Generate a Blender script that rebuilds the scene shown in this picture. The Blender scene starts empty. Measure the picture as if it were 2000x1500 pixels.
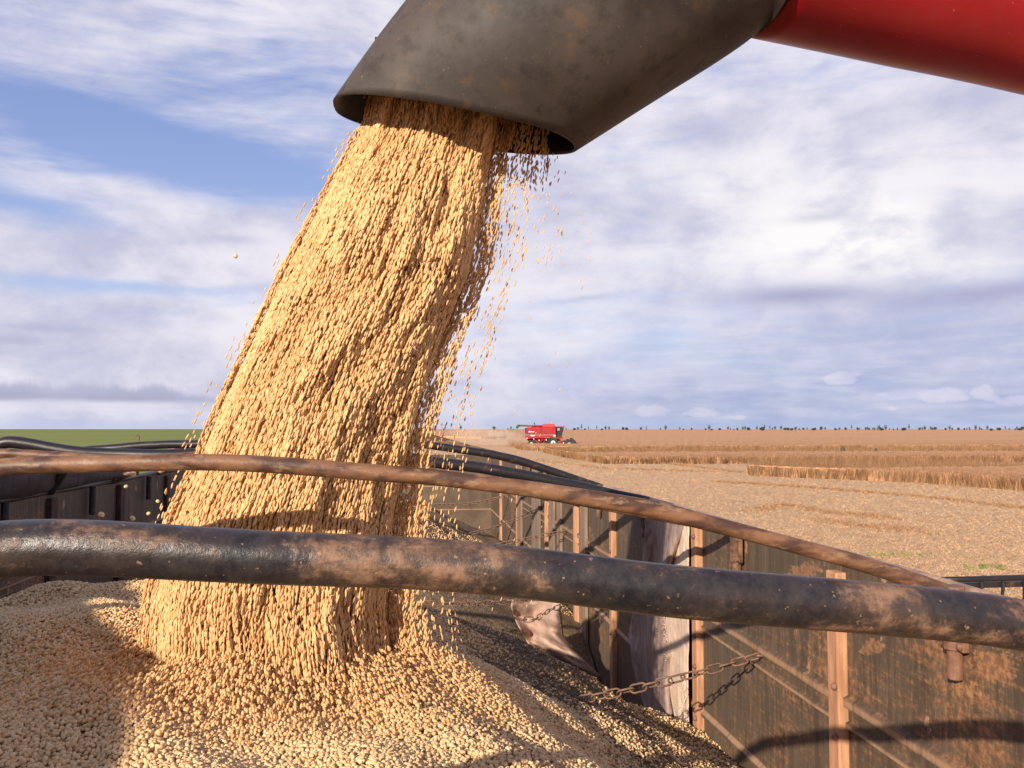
import bpy, bmesh, math, random
import numpy as np
from mathutils import Vector, Matrix, noise as mnoise

random.seed(7); rng = np.random.default_rng(7)
scene = bpy.context.scene
COL = scene.collection

# ---------------------------------------------------------------- camera
F = 1700.0                                  # focal length in photo pixels (2000 wide)
H = 3.4                                     # eye height
YAW = math.radians(-6.9)                    # trailer runs along +Y, camera looks a little to its right
PITCH = math.atan(88 / F)
cam_d = bpy.data.cameras.new('camera'); cam = bpy.data.objects.new('camera', cam_d); COL.objects.link(cam)
cam.location = (0, 0, H)
cam.rotation_euler = (math.radians(90) + PITCH, 0, YAW)
cam_d.sensor_width = 36; cam_d.lens = 36 * F / 2000; cam_d.clip_start = 0.05; cam_d.clip_end = 60000
scene.camera = cam
scene.view_settings.view_transform = 'Standard'; scene.view_settings.look = 'None'
scene.view_settings.exposure = 0.35; scene.view_settings.gamma = 1.0
scene.cycles.volume_step_rate = 2
scene.cycles.volume_bounces = 3; scene.cycles.max_bounces = 6; scene.cycles.diffuse_bounces = 3; scene.cycles.glossy_bounces = 2
scene.cycles.use_denoising = True

CM = cam.rotation_euler.to_matrix()
O = Vector((0, 0, H))
def ray(px, py): return (CM @ Vector(((px - 1000) / F, (750 - py) / F, -1))).normalized()
def atY(px, py, y): d = ray(px, py); return O + d * (y / d.y)
def atX(px, py, x): d = ray(px, py); return O + d * (x / d.x)
def atZ(px, py, z=0.0): d = ray(px, py); return O + d * ((z - H) / d.z)

# ---------------------------------------------------------------- sun
SUN = Vector((1, 1.5, -0.66)).normalized()     # travel direction
sd = bpy.data.lights.new('sun', 'SUN'); so = bpy.data.objects.new('sun', sd); COL.objects.link(so)
sd.energy = 4.6; sd.angle = math.radians(0.5); sd.color = (1.0, 0.86, 0.70)
so.rotation_euler = SUN.to_track_quat('-Z', 'Y').to_euler()
SUN_EL = math.asin(-SUN.z); SUN_ROT = math.atan2(-SUN.x, -SUN.y)

# ---------------------------------------------------------------- node expression helper
class S:
    """a socket with operators, for writing node maths"""
    def __init__(s, nt, sock): s.nt = nt; s.k = sock
    def _m(s, op, *a, clamp=False):
        n = s.nt.nodes.new('ShaderNodeMath'); n.operation = op; n.use_clamp = clamp
        for i, v in enumerate((s,) + a):
            if isinstance(v, S): s.nt.links.new(v.k, n.inputs[i])
            else: n.inputs[i].default_value = v
        return S(s.nt, n.outputs[0])
    def __add__(s, o): return s._m('ADD', o)
    __radd__ = __add__
    def __mul__(s, o): return s._m('MULTIPLY', o)
    __rmul__ = __mul__
    def __sub__(s, o): return s._m('SUBTRACT', o)
    def __rsub__(s, o): return (s * -1.0) + o
    def __truediv__(s, o): return s._m('DIVIDE', o)
    def sq(s): return s._m('MULTIPLY', s)
    def mx(s, o): return s._m('MAXIMUM', o)
    def mn(s, o): return s._m('MINIMUM', o)
    def clamp(s): return s._m('ADD', 0.0, clamp=True)
    def exp(s): return s._m('EXPONENT')
    def smooth(s, a, b):
        n = s.nt.nodes.new('ShaderNodeMapRange'); n.interpolation_type = 'SMOOTHSTEP'
        s.nt.links.new(s.k, n.inputs[0]); n.inputs[1].default_value = a; n.inputs[2].default_value = b
        return S(s.nt, n.outputs[0])
def comb(nt, x, y, z):
    n = nt.nodes.new('ShaderNodeCombineXYZ')
    for i, v in enumerate((x, y, z)):
        if isinstance(v, S): nt.links.new(v.k, n.inputs[i])
        else: n.inputs[i].default_value = v
    return S(nt, n.outputs[0])
def sep(v):
    n = v.nt.nodes.new('ShaderNodeSeparateXYZ'); v.nt.links.new(v.k, n.inputs[0])
    return [S(v.nt, n.outputs[i]) for i in range(3)]
def noise(v, scale, detail=4, rough=.55, dist=0.0, color=False):
    n = v.nt.nodes.new('ShaderNodeTexNoise'); v.nt.links.new(v.k, n.inputs['Vector'])
    n.inputs['Scale'].default_value = scale; n.inputs['Detail'].default_value = detail
    n.inputs['Roughness'].default_value = rough; n.inputs['Distortion'].default_value = dist
    return S(v.nt, n.outputs['Color' if color else 'Fac'])
def voro(v, scale, feature='F1', out='Distance'):
    n = v.nt.nodes.new('ShaderNodeTexVoronoi'); v.nt.links.new(v.k, n.inputs['Vector']); n.feature = feature
    n.inputs['Scale'].default_value = scale
    return S(v.nt, n.outputs[out])
def mapv(v, scale=(1, 1, 1), rot=(0, 0, 0), loc=(0, 0, 0)):
    n = v.nt.nodes.new('ShaderNodeMapping'); v.nt.links.new(v.k, n.inputs[0])
    n.inputs['Scale'].default_value = scale; n.inputs['Rotation'].default_value = rot; n.inputs['Location'].default_value = loc
    return S(v.nt, n.outputs[0])
def mix(nt, f, a, b, mode='MIX'):
    n = nt.nodes.new('ShaderNodeMix'); n.data_type = 'RGBA'; n.blend_type = mode; n.clamp_factor = True
    for i, v in ((0, f), (6, a), (7, b)):
        if isinstance(v, S): nt.links.new(v.k, n.inputs[i])
        elif i == 0: n.inputs[0].default_value = v
        else: n.inputs[i].default_value = (*v, 1)
    return S(nt, n.outputs[2])
def srgb(r, g, b):
    f = lambda c: (c / 255 / 12.92) if c / 255 <= .04045 else ((c / 255 + .055) / 1.055) ** 2.4
    return (f(r), f(g), f(b))

# ---------------------------------------------------------------- sky
world = bpy.data.worlds.new('World'); scene.world = world; world.use_nodes = True
nt = world.node_tree; nt.nodes.clear()
wo = nt.nodes.new('ShaderNodeOutputWorld'); bg = nt.nodes.new('ShaderNodeBackground')
nt.links.new(bg.outputs[0], wo.inputs[0])
sky = nt.nodes.new('ShaderNodeTexSky'); sky.sky_type = 'NISHITA'; sky.sun_disc = False
sky.sun_elevation = SUN_EL; sky.sun_rotation = SUN_ROT
tc = nt.nodes.new('ShaderNodeTexCoord'); D = S(nt, tc.outputs['Generated'])
dx, dy, dz = sep(D)
az = dx._m('ARCTAN2', dy); el = dz._m('ARCSINE')
def ae(px, py): d = ray(px, py); return math.atan2(d.x, d.y), math.asin(d.z)
zc = dz.mx(0.0) + 0.10
cp = comb(nt, dx / zc, dy / zc, 0.0)                       # plane above the field: clouds run to the horizon
lay = comb(nt, az * 1.0, el * 3.4, 0.0)                    # streaky layers
warp = noise(lay, 2.2, 3, .5)
layw = comb(nt, az + warp * .35, el * 3.4 + warp * .3 - az * .25, 3.1)
n1 = noise(layw, 3.0, 8, .56, .4)
n2 = noise(comb(nt, az * 1.3, el * 4.2 + warp * .3, 9.0), 5.5, 7, .55, .2)
n3 = noise(comb(nt, az, el * 1.7, 21.0), 13.0, 6, .55)
n4 = noise(comb(nt, az * .8, el * 6.0, 5.0), 16.0, 5, .5)
n7 = noise(comb(nt, az * .9 + el * .5, el * 5.5 - az * .9 + warp * .25, 41.0), 9.0, 8, .62, .3)
def blob(px, py, wx, wy, amp, tilt=0.0):
    a, e = ae(px, py); u = (az - a); v = (el - e) + u * tilt
    u = u / (wx / F); v = v / (wy / F)
    return (((u.sq() + v.sq()) * -1.0).exp()) * amp
cover = (n1 - .5) * 2.0 + (n2 - .5) * .8 + (n4 - .5) * .55 + (n7 - .5) * .25 + .67
for b in ((330, 300, 300, 55, -.95, .18), (620, 340, 160, 45, -.5, .1), (120, 225, 240, 55, -.30, .1), (250, 560, 230, 18, -.75, .0), (60, 400, 120, 25, -.5, .2), (480, 150, 250, 70, -.25, .1),
          (60, 60, 250, 60, .12, 0), (150, 500, 350, 55, .35, 0), (450, 470, 200, 70, .35, 0), (200, 680, 600, 60, .35, 0), (500, 60, 200, 80, .15, 0),
          (1100, 480, 250, 160, .25, 0), (1650, 440, 300, 130, .5, 0), (1400, 250, 500, 110, .3, 0)):
    cover = cover + blob(*b)
cover = cover.smooth(-.05, .95)
right = az.smooth(ae(900, 500)[0], ae(1500, 500)[0])
low = 1.0 - el.smooth(.02, .20)
# bluish grey rain-laden base at lower right
greyl = (low * right * .9 + (n2 - .5) * .9 * low).clamp()
blue = mix(nt, el.smooth(0.0, .45), srgb(158, 170, 212), srgb(110, 128, 186))
skyc = mix(nt, .05, blue, S(nt, sky.outputs[0]))
n5 = noise(comb(nt, az, el * 2.2 + warp * .2, 33.0), 4.0, 7, .6, .5)
white = mix(nt, ((n5 * .6 + n3 * .4).smooth(.34, .62)), srgb(196, 197, 222), srgb(240, 236, 246))
brt = (blob(1660, 440, 200, 75, 1.0, 0) + blob(1500, 500, 250, 50, .3) + blob(1850, 530, 200, 35, .5) + blob(1450, 330, 260, 60, .35) + blob(1150, 640, 300, 60, .2)) * (n3.smooth(.30, .60) * .85 + .40)
white = mix(nt, brt.clamp(), white, srgb(255, 252, 253))
col = mix(nt, cover, skyc, white)
gl = mix(nt, (n3.smooth(.35, .7) * .5 + n4.smooth(.4, .65) * .45).clamp(), srgb(160, 172, 212), srgb(205, 208, 230))
col = mix(nt, greyl * .85, col, gl)
# dark flat cloud bars
bars = blob(1560, 577, 150, 20, .75) + blob(1930, 572, 170, 17, .65, -.06) + blob(1600, 425, 60, 9, .35) + blob(80, 640, 90, 8, .4) + blob(30, 664, 60, 8, .35) + blob(455, 467, 45, 10, .4) + blob(1150, 582, 70, 6, .3, -.1)
bars = bars * (n3 * 2.6 - .2).clamp() * 1.25
col = mix(nt, bars.clamp(), col, srgb(172, 174, 206))
# long stratocumulus over the left horizon: flat base, lumpy top
a0, e0 = ae(200, 783)
top = (noise(comb(nt, az, 0.0, 3.0), 16.0, 8, .68) - .5) * .042 + .0165
edge = az - ae(470, 780)[0]
env = (edge * -1.0).smooth(-.01, .10)
cb = (el - e0 + (n3 - .5) * .006).smooth(-.004, .004) * (1.0 - (el - (top * env + e0)).smooth(-.006, .005)) * env.smooth(0, .3) * (n3.smooth(.2, .6) * .5 + .5)
hgt = ((el - e0) / .022).clamp()
col = mix(nt, cb * .85, col, mix(nt, hgt, srgb(160, 164, 194), srgb(184, 184, 212)))
# small low cumulus near the horizon
puff = None
for (px, py, wx, wy, a_) in ((1840, 772, 38, 14, 1.0), (1822, 778, 26, 9, .8), (1862, 777, 30, 8, .8), (1918, 768, 20, 14, 1.0), (1932, 778, 24, 8, .7), (1985, 782, 34, 10, .8), (1640, 738, 36, 13, .9), (1670, 732, 50, 10, .5), (1270, 803, 42, 14, .8), (1365, 806, 40, 11, .8), (1440, 815, 30, 6, .6), (1745, 797, 20, 6, .5), (1725, 772, 24, 6, .5),
                          (240, 798, 110, 9, .8), (330, 803, 60, 7, .7), (30, 800, 70, 8, .5), (120, 815, 60, 5, .5), (420, 810, 60, 6, .6), (1560, 790, 60, 10, .25)):
    q = blob(px, py, wx, wy, a_); puff = q if puff is None else puff.mx(q)
n6 = noise(comb(nt, az, el * 1.4, 2.0), 55.0, 5, .6)
pm = (puff * 1.5 + (n6 - .5) * 1.6 * puff.smooth(.05, .4)).smooth(.42, .85)
col = mix(nt, pm * (n3.smooth(.3, .6) * .3 + .4), col, srgb(226, 222, 240))
hz = 1.0 - el.smooth(.0, .022)
col = mix(nt, hz * .45, col, srgb(176, 192, 226))
col = mix(nt, el.smooth(.55, 1.0) * .8, col, srgb(70, 96, 150))
bk = az._m('ABSOLUTE').smooth(1.2, 2.4) * .45
col = mix(nt, bk, col, srgb(96, 112, 150))
nt.links.new(col.k, bg.inputs[0]); bg.inputs[1].default_value = 0.78
# ---------------------------------------------------------------- object helpers
def tag(o, label=None, cat=None, group=None, kind=None):
    if label: o['label'] = label
    if cat: o['category'] = cat
    if group: o['group'] = group
    if kind: o['kind'] = kind
    return o
def link(name, me, mat=None, parent=None, smooth=True):
    if mat: me.materials.append(mat)
    if smooth: me.polygons.foreach_set('use_smooth', [True] * len(me.polygons))
    o = bpy.data.objects.new(name, me); COL.objects.link(o); o.parent = parent
    return o
def empty(name, loc=(0, 0, 0), rz=0.0):
    o = bpy.data.objects.new(name, None); COL.objects.link(o); o.location = loc; o.rotation_euler = (0, 0, rz)
    o.empty_display_size = .1
    return o
class MB:
    def __init__(s): s.v = []; s.f = []
    def add(s, v, f):
        b = len(s.v); s.v += [tuple(p) for p in v]; s.f += [tuple(i + b for i in q) for q in f]; return s
    def box(s, x0, x1, y0, y1, z0, z1, M=None):
        v = [Vector((x, y, z)) for x in (x0, x1) for y in (y0, y1) for z in (z0, z1)]
        if M: v = [M @ p for p in v]
        return s.add(v, [(0, 1, 3, 2), (4, 6, 7, 5), (0, 4, 5, 1), (2, 3, 7, 6), (0, 2, 6, 4), (1, 5, 7, 3)])
    def tube(s, pts, r, n=16, caps=True, up=None):
        pts = [Vector(p) for p in pts]; m = len(pts)
        rs = r if hasattr(r, '__len__') else [r] * m
        v = []; prev = None
        for i, p in enumerate(pts):
            t = (pts[min(i + 1, m - 1)] - pts[max(i - 1, 0)]).normalized()
            if prev is None:
                a = Vector((0, 0, 1)) if abs(t.z) < .9 else Vector((0, 1, 0))
                a = (a - t * a.dot(t)).normalized()
            else: a = (prev - t * prev.dot(t)).normalized()
            prev = a; b = t.cross(a)
            for k in range(n):
                w = 2 * math.pi * k / n; v.append(p + (a * math.cos(w) + b * math.sin(w)) * rs[i])
        f = [(i * n + k, i * n + (k + 1) % n, (i + 1) * n + (k + 1) % n, (i + 1) * n + k) for i in range(m - 1) for k in range(n)]
        if caps: f += [tuple(range(n))[::-1], tuple(range((m - 1) * n, m * n))]
        return s.add(v, f)
    def lathe(s, prof, n=24, M=None):
        v = []; m = len(prof)
        for r, z in prof:
            for k in range(n):
                w = 2 * math.pi * k / n; p = Vector((r * math.cos(w), r * math.sin(w), z)); v.append(M @ p if M else p)
        f = [(i * n + k, i * n + (k + 1) % n, (i + 1) * n + (k + 1) % n, (i + 1) * n + k) for i in range(m - 1) for k in range(n)]
        f += [tuple(range(n))[::-1], tuple(range((m - 1) * n, m * n))]
        return s.add(v, f)
    def build(s, name, mat, parent=None, smooth=False, bevel=0.0):
        me = bpy.data.meshes.new(name); me.from_pydata(s.v, [], s.f); me.update()
        o = link(name, me, mat, parent, smooth)
        if bevel:
            md = o.modifiers.new('b', 'BEVEL'); md.width = bevel; md.segments = 2; md.limit_method = 'ANGLE'
        return o
def np_mesh(name, verts, faces, mat, parent=None, smooth=False, col=None):
    """faces: (n,3) or (n,4) array"""
    me = bpy.data.meshes.new(name); k = faces.shape[1]
    me.vertices.add(len(verts)); me.vertices.foreach_set('co', np.asarray(verts, dtype=np.float32).ravel())
    me.loops.add(faces.size); me.loops.foreach_set('vertex_index', faces.astype(np.int32).ravel())
    me.polygons.add(len(faces)); me.polygons.foreach_set('loop_start', np.arange(0, faces.size, k, dtype=np.int32))
    me.update(calc_edges=True)
    if col is not None:
        at = me.attributes.new('tint', 'FLOAT', 'POINT'); at.data.foreach_set('value', np.asarray(col, dtype=np.float32))
    return link(name, me, mat, parent, smooth)
def spline(pts, n):
    """Catmull-Rom through pts (tuples), n samples per span"""
    P = [np.array(p, float) for p in pts]; P = [2 * P[0] - P[1]] + P + [2 * P[-1] - P[-2]]
    out = []
    for i in range(1, len(P) - 2):
        for k in range(n):
            t = k / n
            out.append(.5 * ((2 * P[i]) + (-P[i - 1] + P[i + 1]) * t + (2 * P[i - 1] - 5 * P[i] + 4 * P[i + 1] - P[i + 2]) * t * t + (-P[i - 1] + 3 * P[i] - 3 * P[i + 1] + P[i + 2]) * t ** 3))
    out.append(P[-2]); return out
def smooth_path(Q, n=240, w=7):
    Q = np.array(Q, float); d = np.r_[0, np.cumsum(np.linalg.norm(np.diff(Q, axis=0), axis=1))]; t = np.linspace(0, d[-1], n)
    P = np.stack([np.interp(t, d, Q[:, k]) for k in range(3)], 1); K = np.hanning(2 * w + 1); K /= K.sum()
    pad = np.concatenate([2 * P[0] - P[w:0:-1], P, 2 * P[-1] - P[-2:-w - 2:-1]])
    return [p for p in np.stack([np.convolve(pad[:, k], K, 'valid') for k in range(3)], 1)]
def interp(x, xs, ys): return float(np.interp(x, xs, ys))

# ---------------------------------------------------------------- materials
def mat(name, build, rough=.7, metal=0.0, spec=.5):
    m = bpy.data.materials.new(name); m.use_nodes = True; t = m.node_tree; t.nodes.clear()
    out = t.nodes.new('ShaderNodeOutputMaterial'); b = t.nodes.new('ShaderNodeBsdfPrincipled'); t.links.new(b.outputs[0], out.inputs[0])
    b.inputs['Roughness'].default_value = rough; b.inputs['Metallic'].default_value = metal
    b.inputs['Specular IOR Level'].default_value = spec
    c = t.nodes.new('ShaderNodeTexCoord'); V = S(t, c.outputs['Object'])
    r = build(t, V)
    if not isinstance(r, dict): r = {'c': r}
    for k, sock in (('c', 'Base Color'), ('r', 'Roughness'), ('m', 'Metallic')):
        v = r.get(k)
        if v is None: continue
        if isinstance(v, S): t.links.new(v.k, b.inputs[sock])
        elif k == 'c': b.inputs[sock].default_value = (*v, 1)
        else: b.inputs[sock].default_value = v
    if 'b' in r:
        n = t.nodes.new('ShaderNodeBump'); n.inputs['Strength'].default_value = r.get('bs', .5); n.inputs['Distance'].default_value = r.get('bd', .01)
        t.links.new(r['b'].k, n.inputs['Height']); t.links.new(n.outputs[0], b.inputs['Normal'])
    return m
def solid(name, c, rough=.6, metal=0.0, var=.25, sc=8):
    def f(t, V):
        n = noise(V, sc, 5, .6)
        return {'c': mix(t, n.smooth(.3, .7), tuple(x * (1 - var) for x in c), tuple(min(1, x * (1 + var)) for x in c)), 'r': n * .25 + (rough - .12), 'b': noise(V, sc * 12, 3), 'bs': .15, 'bd': .002}
    return mat(name, f, rough, metal)
def attr(t, name, typ='GEOMETRY'):
    n = t.nodes.new('ShaderNodeAttribute'); n.attribute_name = name; n.attribute_type = typ
    return S(t, n.outputs['Fac']), S(t, n.outputs['Color'])
def bean_mat(name, light, dark, dirt, typ='INSTANCER'):
    def f(t, V):
        a, _ = attr(t, 'tint', typ); d, _ = attr(t, 'dirt', typ)
        return {'c': mix(t, d, mix(t, a, dark, light), mix(t, a, tuple(x * .55 for x in dirt), dirt)), 'r': .55}
    return mat(name, f, .55, spec=.35)
BEAN_L, BEAN_D, DIRT = (.87, .56, .27), (.54, .29, .105), (.19, .13, .08)
M_bean = bean_mat('soybean', BEAN_L, BEAN_D, DIRT)
M_bean2 = bean_mat('settled soybean', (.92, .67, .375), (.66, .41, .19), DIRT)
def f_pile(t, V):
    a, _ = attr(t, 'dirt', 'GEOMETRY')
    v = voro(V, 150); n = noise(V, 60, 5, .6); n2 = noise(V, 9, 4, .6)
    c = mix(t, v.smooth(.2, .75), (.60, .37, .17), (.26, .15, .06))
    dd = mix(t, n.smooth(.35, .65), (.10, .068, .042), (.24, .16, .095))
    return {'c': mix(t, (a + (n2 - .5) * .3).clamp(), c, dd), 'b': v * -1.0 + n * .6, 'bs': .9, 'bd': .006}
M_pile = mat('grain surface', f_pile, .8)
def f_bow1(t, V):
    lo = noise(mapv(V, (2.0, 7, 7)), 2.4, 4, .55, .5); st = noise(mapv(V, (3.0, 30, 30)), 3.0, 6, .62); n2 = noise(V, 70, 6, .72); n3 = noise(V, 16, 7, .68, .6); sp = noise(V, 260, 2, .5)
    x, y, z = sep(V)
    more = x.smooth(-.2, .3) * .07                                    # more rust towards the right end
    w = (lo - .5) * .7 + more
    m = (w + (n3 - .5) * .7 + (st - .5) * .45 + (n2 - .5) * .55 + .40).smooth(.46, .68)
    dark = mix(t, n2.smooth(.35, .65), (.010, .010, .014), (.040, .034, .034))
    dust = mix(t, n3.smooth(.35, .65), (.085, .055, .040), (.20, .125, .080))
    rust = mix(t, n2.smooth(.35, .65), (.16, .08, .042), (.36, .20, .115))
    c = mix(t, (w + .47 + (n3 - .5) * .5).smooth(.38, .76) * .42, dark, dust)
    c = mix(t, m * .75, c, rust)
    c = mix(t, sp.smooth(.68, .74) * .6, c, (.42, .25, .15))
    return {'c': c, 'r': m * .25 + .36, 'b': n2 + n3 * .6 + m * .5, 'bs': .28, 'bd': .003}
M_bow1 = mat('chipped black paint over rust', f_bow1, .4, 0.0, .6)
def f_rust(t, V):
    n = noise(mapv(V, (4, 10, 10)), 3.0, 7, .6, .4); n2 = noise(V, 60, 5, .65); n3 = noise(mapv(V, (10, 40, 40)), 2.0, 5, .6)
    c = mix(t, n.smooth(.40, .60), (.085, .042, .027), (.25, .125, .065))
    c = mix(t, (n3 + (n2 - .5) * .5).smooth(.56, .66) * .5, c, (.38, .25, .15))
    c = mix(t, n2.smooth(.62, .72) * .7, c, (.06, .045, .04))
    return {'c': c, 'r': .5, 'b': n2 + n * .7, 'bs': .4, 'bd': .003}
M_rust = mat('rusty steel pipe', f_rust, .5)
def f_dark(t, V):
    n = noise(mapv(V, (4, 9, 9)), 3, 6, .6); n2 = noise(V, 40, 5, .65)
    return {'c': mix(t, (n + (n2 - .5) * .4).smooth(.55, .72) * .6, (.022, .019, .022), (.15, .085, .055)), 'r': .42, 'b': n2, 'bs': .3, 'bd': .003}
M_darkpipe = mat('dark painted pipe', f_dark, .45)
def f_wall(t, V):
    x, y, z = sep(V)
    n = noise(mapv(V, (1, .9, 1.2)), 2.2, 7, .62, .6)
    diag = mapv(V, (1, 1.0, 9.0), (math.radians(-14), 0, 0))
    scr = noise(diag, 9.0, 6, .7, .2); ver = noise(mapv(V, (1, 9, .8)), 6, 6, .65); fine = noise(V, 70, 5, .7)
    near = 1.0 - y.smooth(1.6, 3.2)
    m = (n * .75 + (scr - .5) * .60 + (ver - .5) * .3 + (fine - .5) * .35 + near * .04 + .02 + (noise(V, 1.7, 3, .5) - .5) * .55).smooth(.42, .66)
    base = mix(t, ver.smooth(.35, .7), (.088, .060, .039), (.145, .104, .068))
    rust = mix(t, fine.smooth(.35, .65), (.20, .09, .04), (.48, .235, .11))
    c = mix(t, m * .75, base, rust)
    fl = (voro(mapv(V, (1, 2.2, .9)), 5.0) + (fine - .5) * .5 + (n - .5) * .4).smooth(.12, .06)
    c = mix(t, fl * .8, c, (.50, .30, .19))
    for (qx, qy, ry, rz) in ((1940, 1300, .060, .028), (1890, 1345, .04, .015), (1570, 1118, .10, .022), (1700, 1265, .05, .018), (1240, 1230, .12, .05)):
        P = atX(qx, qy, .93); pd = (((y - P.y) / ry).sq() + ((z - P.z + (y - P.y) * .28) / rz).sq())._m('SQRT')
        c = mix(t, (1.0 - pd + (fine - .5) * 1.6 + (scr - .5) * 2.2).smooth(.0, .30) * .55, c, mix(t, fine.smooth(.4, .6), (.30, .135, .06), (.52, .27, .13)))
    seam = ((z - 2.825)._m('ABSOLUTE').smooth(.012, .002) + (z - 2.775)._m('ABSOLUTE').smooth(.008, .002) + (z - 2.52)._m('ABSOLUTE').smooth(.009, .002)).clamp()
    c = mix(t, seam * (ver.smooth(.3, .55) * .6 + .35), c, (.42, .25, .15))
    dd = (1.0 - z.smooth(2.0, 2.8)) * .5
    c = mix(t, (dd * n.smooth(.3, .6)).clamp(), c, (.22, .14, .085))
    return {'c': c, 'r': .72, 'b': fine + n, 'bs': .4, 'bd': .004}
M_wall = mat('rust-worn painted sheet steel', f_wall, .7)
def f_post(t, V):
    n = noise(mapv(V, (10, 10, 1.2)), 6, 6, .65); n2 = noise(V, 50, 5, .65)
    c = mix(t, n.smooth(.3, .7), (.38, .185, .095), (.62, .34, .195))
    return {'c': mix(t, n2.smooth(.62, .75) * .6, c, (.20, .10, .06)), 'r': .75, 'b': n2 + n, 'bs': .4, 'bd': .003}
M_post = mat('orange rusted post', f_post, .75)
M_lpost = solid('shade-darkened left post', (.075, .035, .025), .8, 0, .4, 12)  # left posts coloured dark to deepen the shade they stand in
M_rail = solid('weathered top rail', (.46, .29, .19), .6, 0, .4, 22)
M_boltm = solid('rusty bolt', (.22, .11, .07), .6, 0, .3, 40)
M_chain = solid('rusty chain', (.19, .105, .07), .55, 0, .35, 60)
def f_boot(t, V):
    n = noise(V, 3.0, 7, .62, .5); n2 = noise(V, 26, 6, .7); n3 = noise(mapv(V, (1, 1, 1), (0, math.radians(40), 0)), 11, 6, .7)
    sp = noise(V, 190, 2, .5)
    c = mix(t, n.smooth(.38, .62), (.028, .023, .022), (.074, .057, .048))
    c = mix(t, n3.smooth(.55, .75) * .5, c, (.16, .085, .04))
    c = mix(t, n2.smooth(.50, .68) * .6, c, (.022, .019, .020))
    c = mix(t, sp.smooth(.73, .79) * .6, c, (.40, .27, .16))
    s2 = noise(mapv(V, (1, 1, 1), (0, .6, .3)), 90, 2, .5, 1.0)
    c = mix(t, s2.smooth(.75, .78) * .5, c, (.45, .34, .26))
    # scuffed bright patch with a small crack near the crown of the elbow
    x, y, z = sep(V); P = atY(1195, 25, 1.36)
    d = ((x - P.x).sq() + ((z - P.z) * .6).sq())._m('SQRT')
    sc = ((d * -1.0 + .085 + (n2 - .5) * .16)).smooth(.0, .05)
    c = mix(t, sc * .75, c, (.50, .27, .13))
    return {'c': c, 'r': (n2 * .25 + .50), 'b': n2 + n * .5, 'bs': .22, 'bd': .003}
M_boot = mat('dusty black rubber', f_boot, .5, 0, .45)
M_bootin = solid('dark inner rubber', (.035, .022, .018), .8)
def f_red(t, V):
    n = noise(V, 2.5, 5, .6); sp = noise(V, 150, 2, .5); n2 = noise(V, 30, 5, .6)
    c = mix(t, n.smooth(.3, .7), (.27, .005, .011), (.37, .010, .017))
    c = mix(t, n2.smooth(.5, .75) * .35, c, (.28, .035, .03))
    return {'c': mix(t, sp.smooth(.72, .78) * .5, c, (.65, .30, .20)), 'r': .36, 'b': n2, 'bs': .08, 'bd': .002}
M_red = mat('dusty red paint', f_red, .36, 0, .5)
def f_cloth(c1, c2, c3, sc=1.0):
    def f(t, V):
        n = noise(mapv(V, (8, 8, 1.0)), 3, 7, .65, .4); n2 = noise(V, 160, 3, .6); n3 = noise(V, 12, 6, .65)
        c = mix(t, n.smooth(.35, .65), c1, c2)
        return {'c': mix(t, n3.smooth(.55, .7) * .6, c, c3), 'r': .9, 'b': n2 * .6 + n3, 'bs': .5, 'bd': .004}
    return f
M_grey = mat('grey dusty tarp', f_cloth((.24, .165, .14), (.40, .285, .245), (.17, .10, .07)), .9)
M_sack = mat('cream woven sacking', f_cloth((.66, .48, .35), (.78, .60, .46), (.52, .34, .22)), .95)
M_torn = mat('torn pinkish paper sacking', f_cloth((.40, .27, .205), (.54, .38, .30), (.30, .18, .12)), .9)
M_tarp = mat('dark rolled tarp', f_cloth((.05, .04, .042), (.09, .065, .06), (.12, .08, .06)), .7)
M_wood = mat('grey plank', f_cloth((.20, .14, .10), (.32, .22, .155), (.12, .085, .065)), .85)
def f_stub(t, V):
    n = noise(V, .09, 6, .6); n2 = noise(mapv(V, (1, 3.5, 1)), .8, 6, .65); n3 = noise(V, 9, 6, .7); n4 = noise(V, 45, 3, .7)
    c = mix(t, (n3 + (n4 - .5) * .6).smooth(.33, .66), (.56, .35, .195), (.88, .59, .345))
    c = mix(t, (n2 + (n3 - .5) * .3).smooth(.50, .72) * .45, c, (.42, .27, .16))
    return {'c': mix(t, n.smooth(.5, .7) * .25, c, (.46, .31, .18)), 'r': .95, 'b': n3 + n4 * .6, 'bs': .8, 'bd': .06}
M_stub = mat('straw stubble', f_stub, .95, 0, .1)
def f_crop(t, V):
    n = noise(mapv(V, (1, 1, .3)), 1.6, 6, .65); n2 = noise(V, .03, 5, .6); n3 = noise(V, 7, 4, .7); rows = noise(mapv(V, (.02, .6, 1), (0, 0, -YAW)), 1, 4, .6)
    c = mix(t, (n * .6 + n3 * .4).smooth(.38, .62), (.54, .285, .14), (.76, .43, .23))
    c = mix(t, rows.smooth(.45, .6) * .35, c, (.78, .48, .28))
    return {'c': mix(t, n2.smooth(.45, .65) * .4, c, (.56, .30, .16)), 'r': .95, 'b': n3 + n, 'bs': .7, 'bd': .12}
M_crop = mat('ripe soybean canopy', f_crop, .95, 0, .1)
def f_blade(t, V):
    _, __ = attr(t, 'tint'); a = _
    c = mix(t, a.smooth(0, .5), (.13, .075, .04), (.40, .23, .12)); c = mix(t, a.smooth(.5, 1.0), c, (.74, .51, .30))
    return {'c': mix(t, a.smooth(1.5, 1.6), c, (.16, .24, .05)), 'r': .9}
def f_stem_dim(t, V):
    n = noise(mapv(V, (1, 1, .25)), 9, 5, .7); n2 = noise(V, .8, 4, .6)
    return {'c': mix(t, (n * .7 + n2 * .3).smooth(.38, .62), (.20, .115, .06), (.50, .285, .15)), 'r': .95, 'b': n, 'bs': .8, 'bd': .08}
M_stem_dim = mat('sun-dimmed soybean stems', f_stem_dim, .95, 0, .1)  # front-face stems coloured darker so direct sun won't outshine the tops
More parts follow.
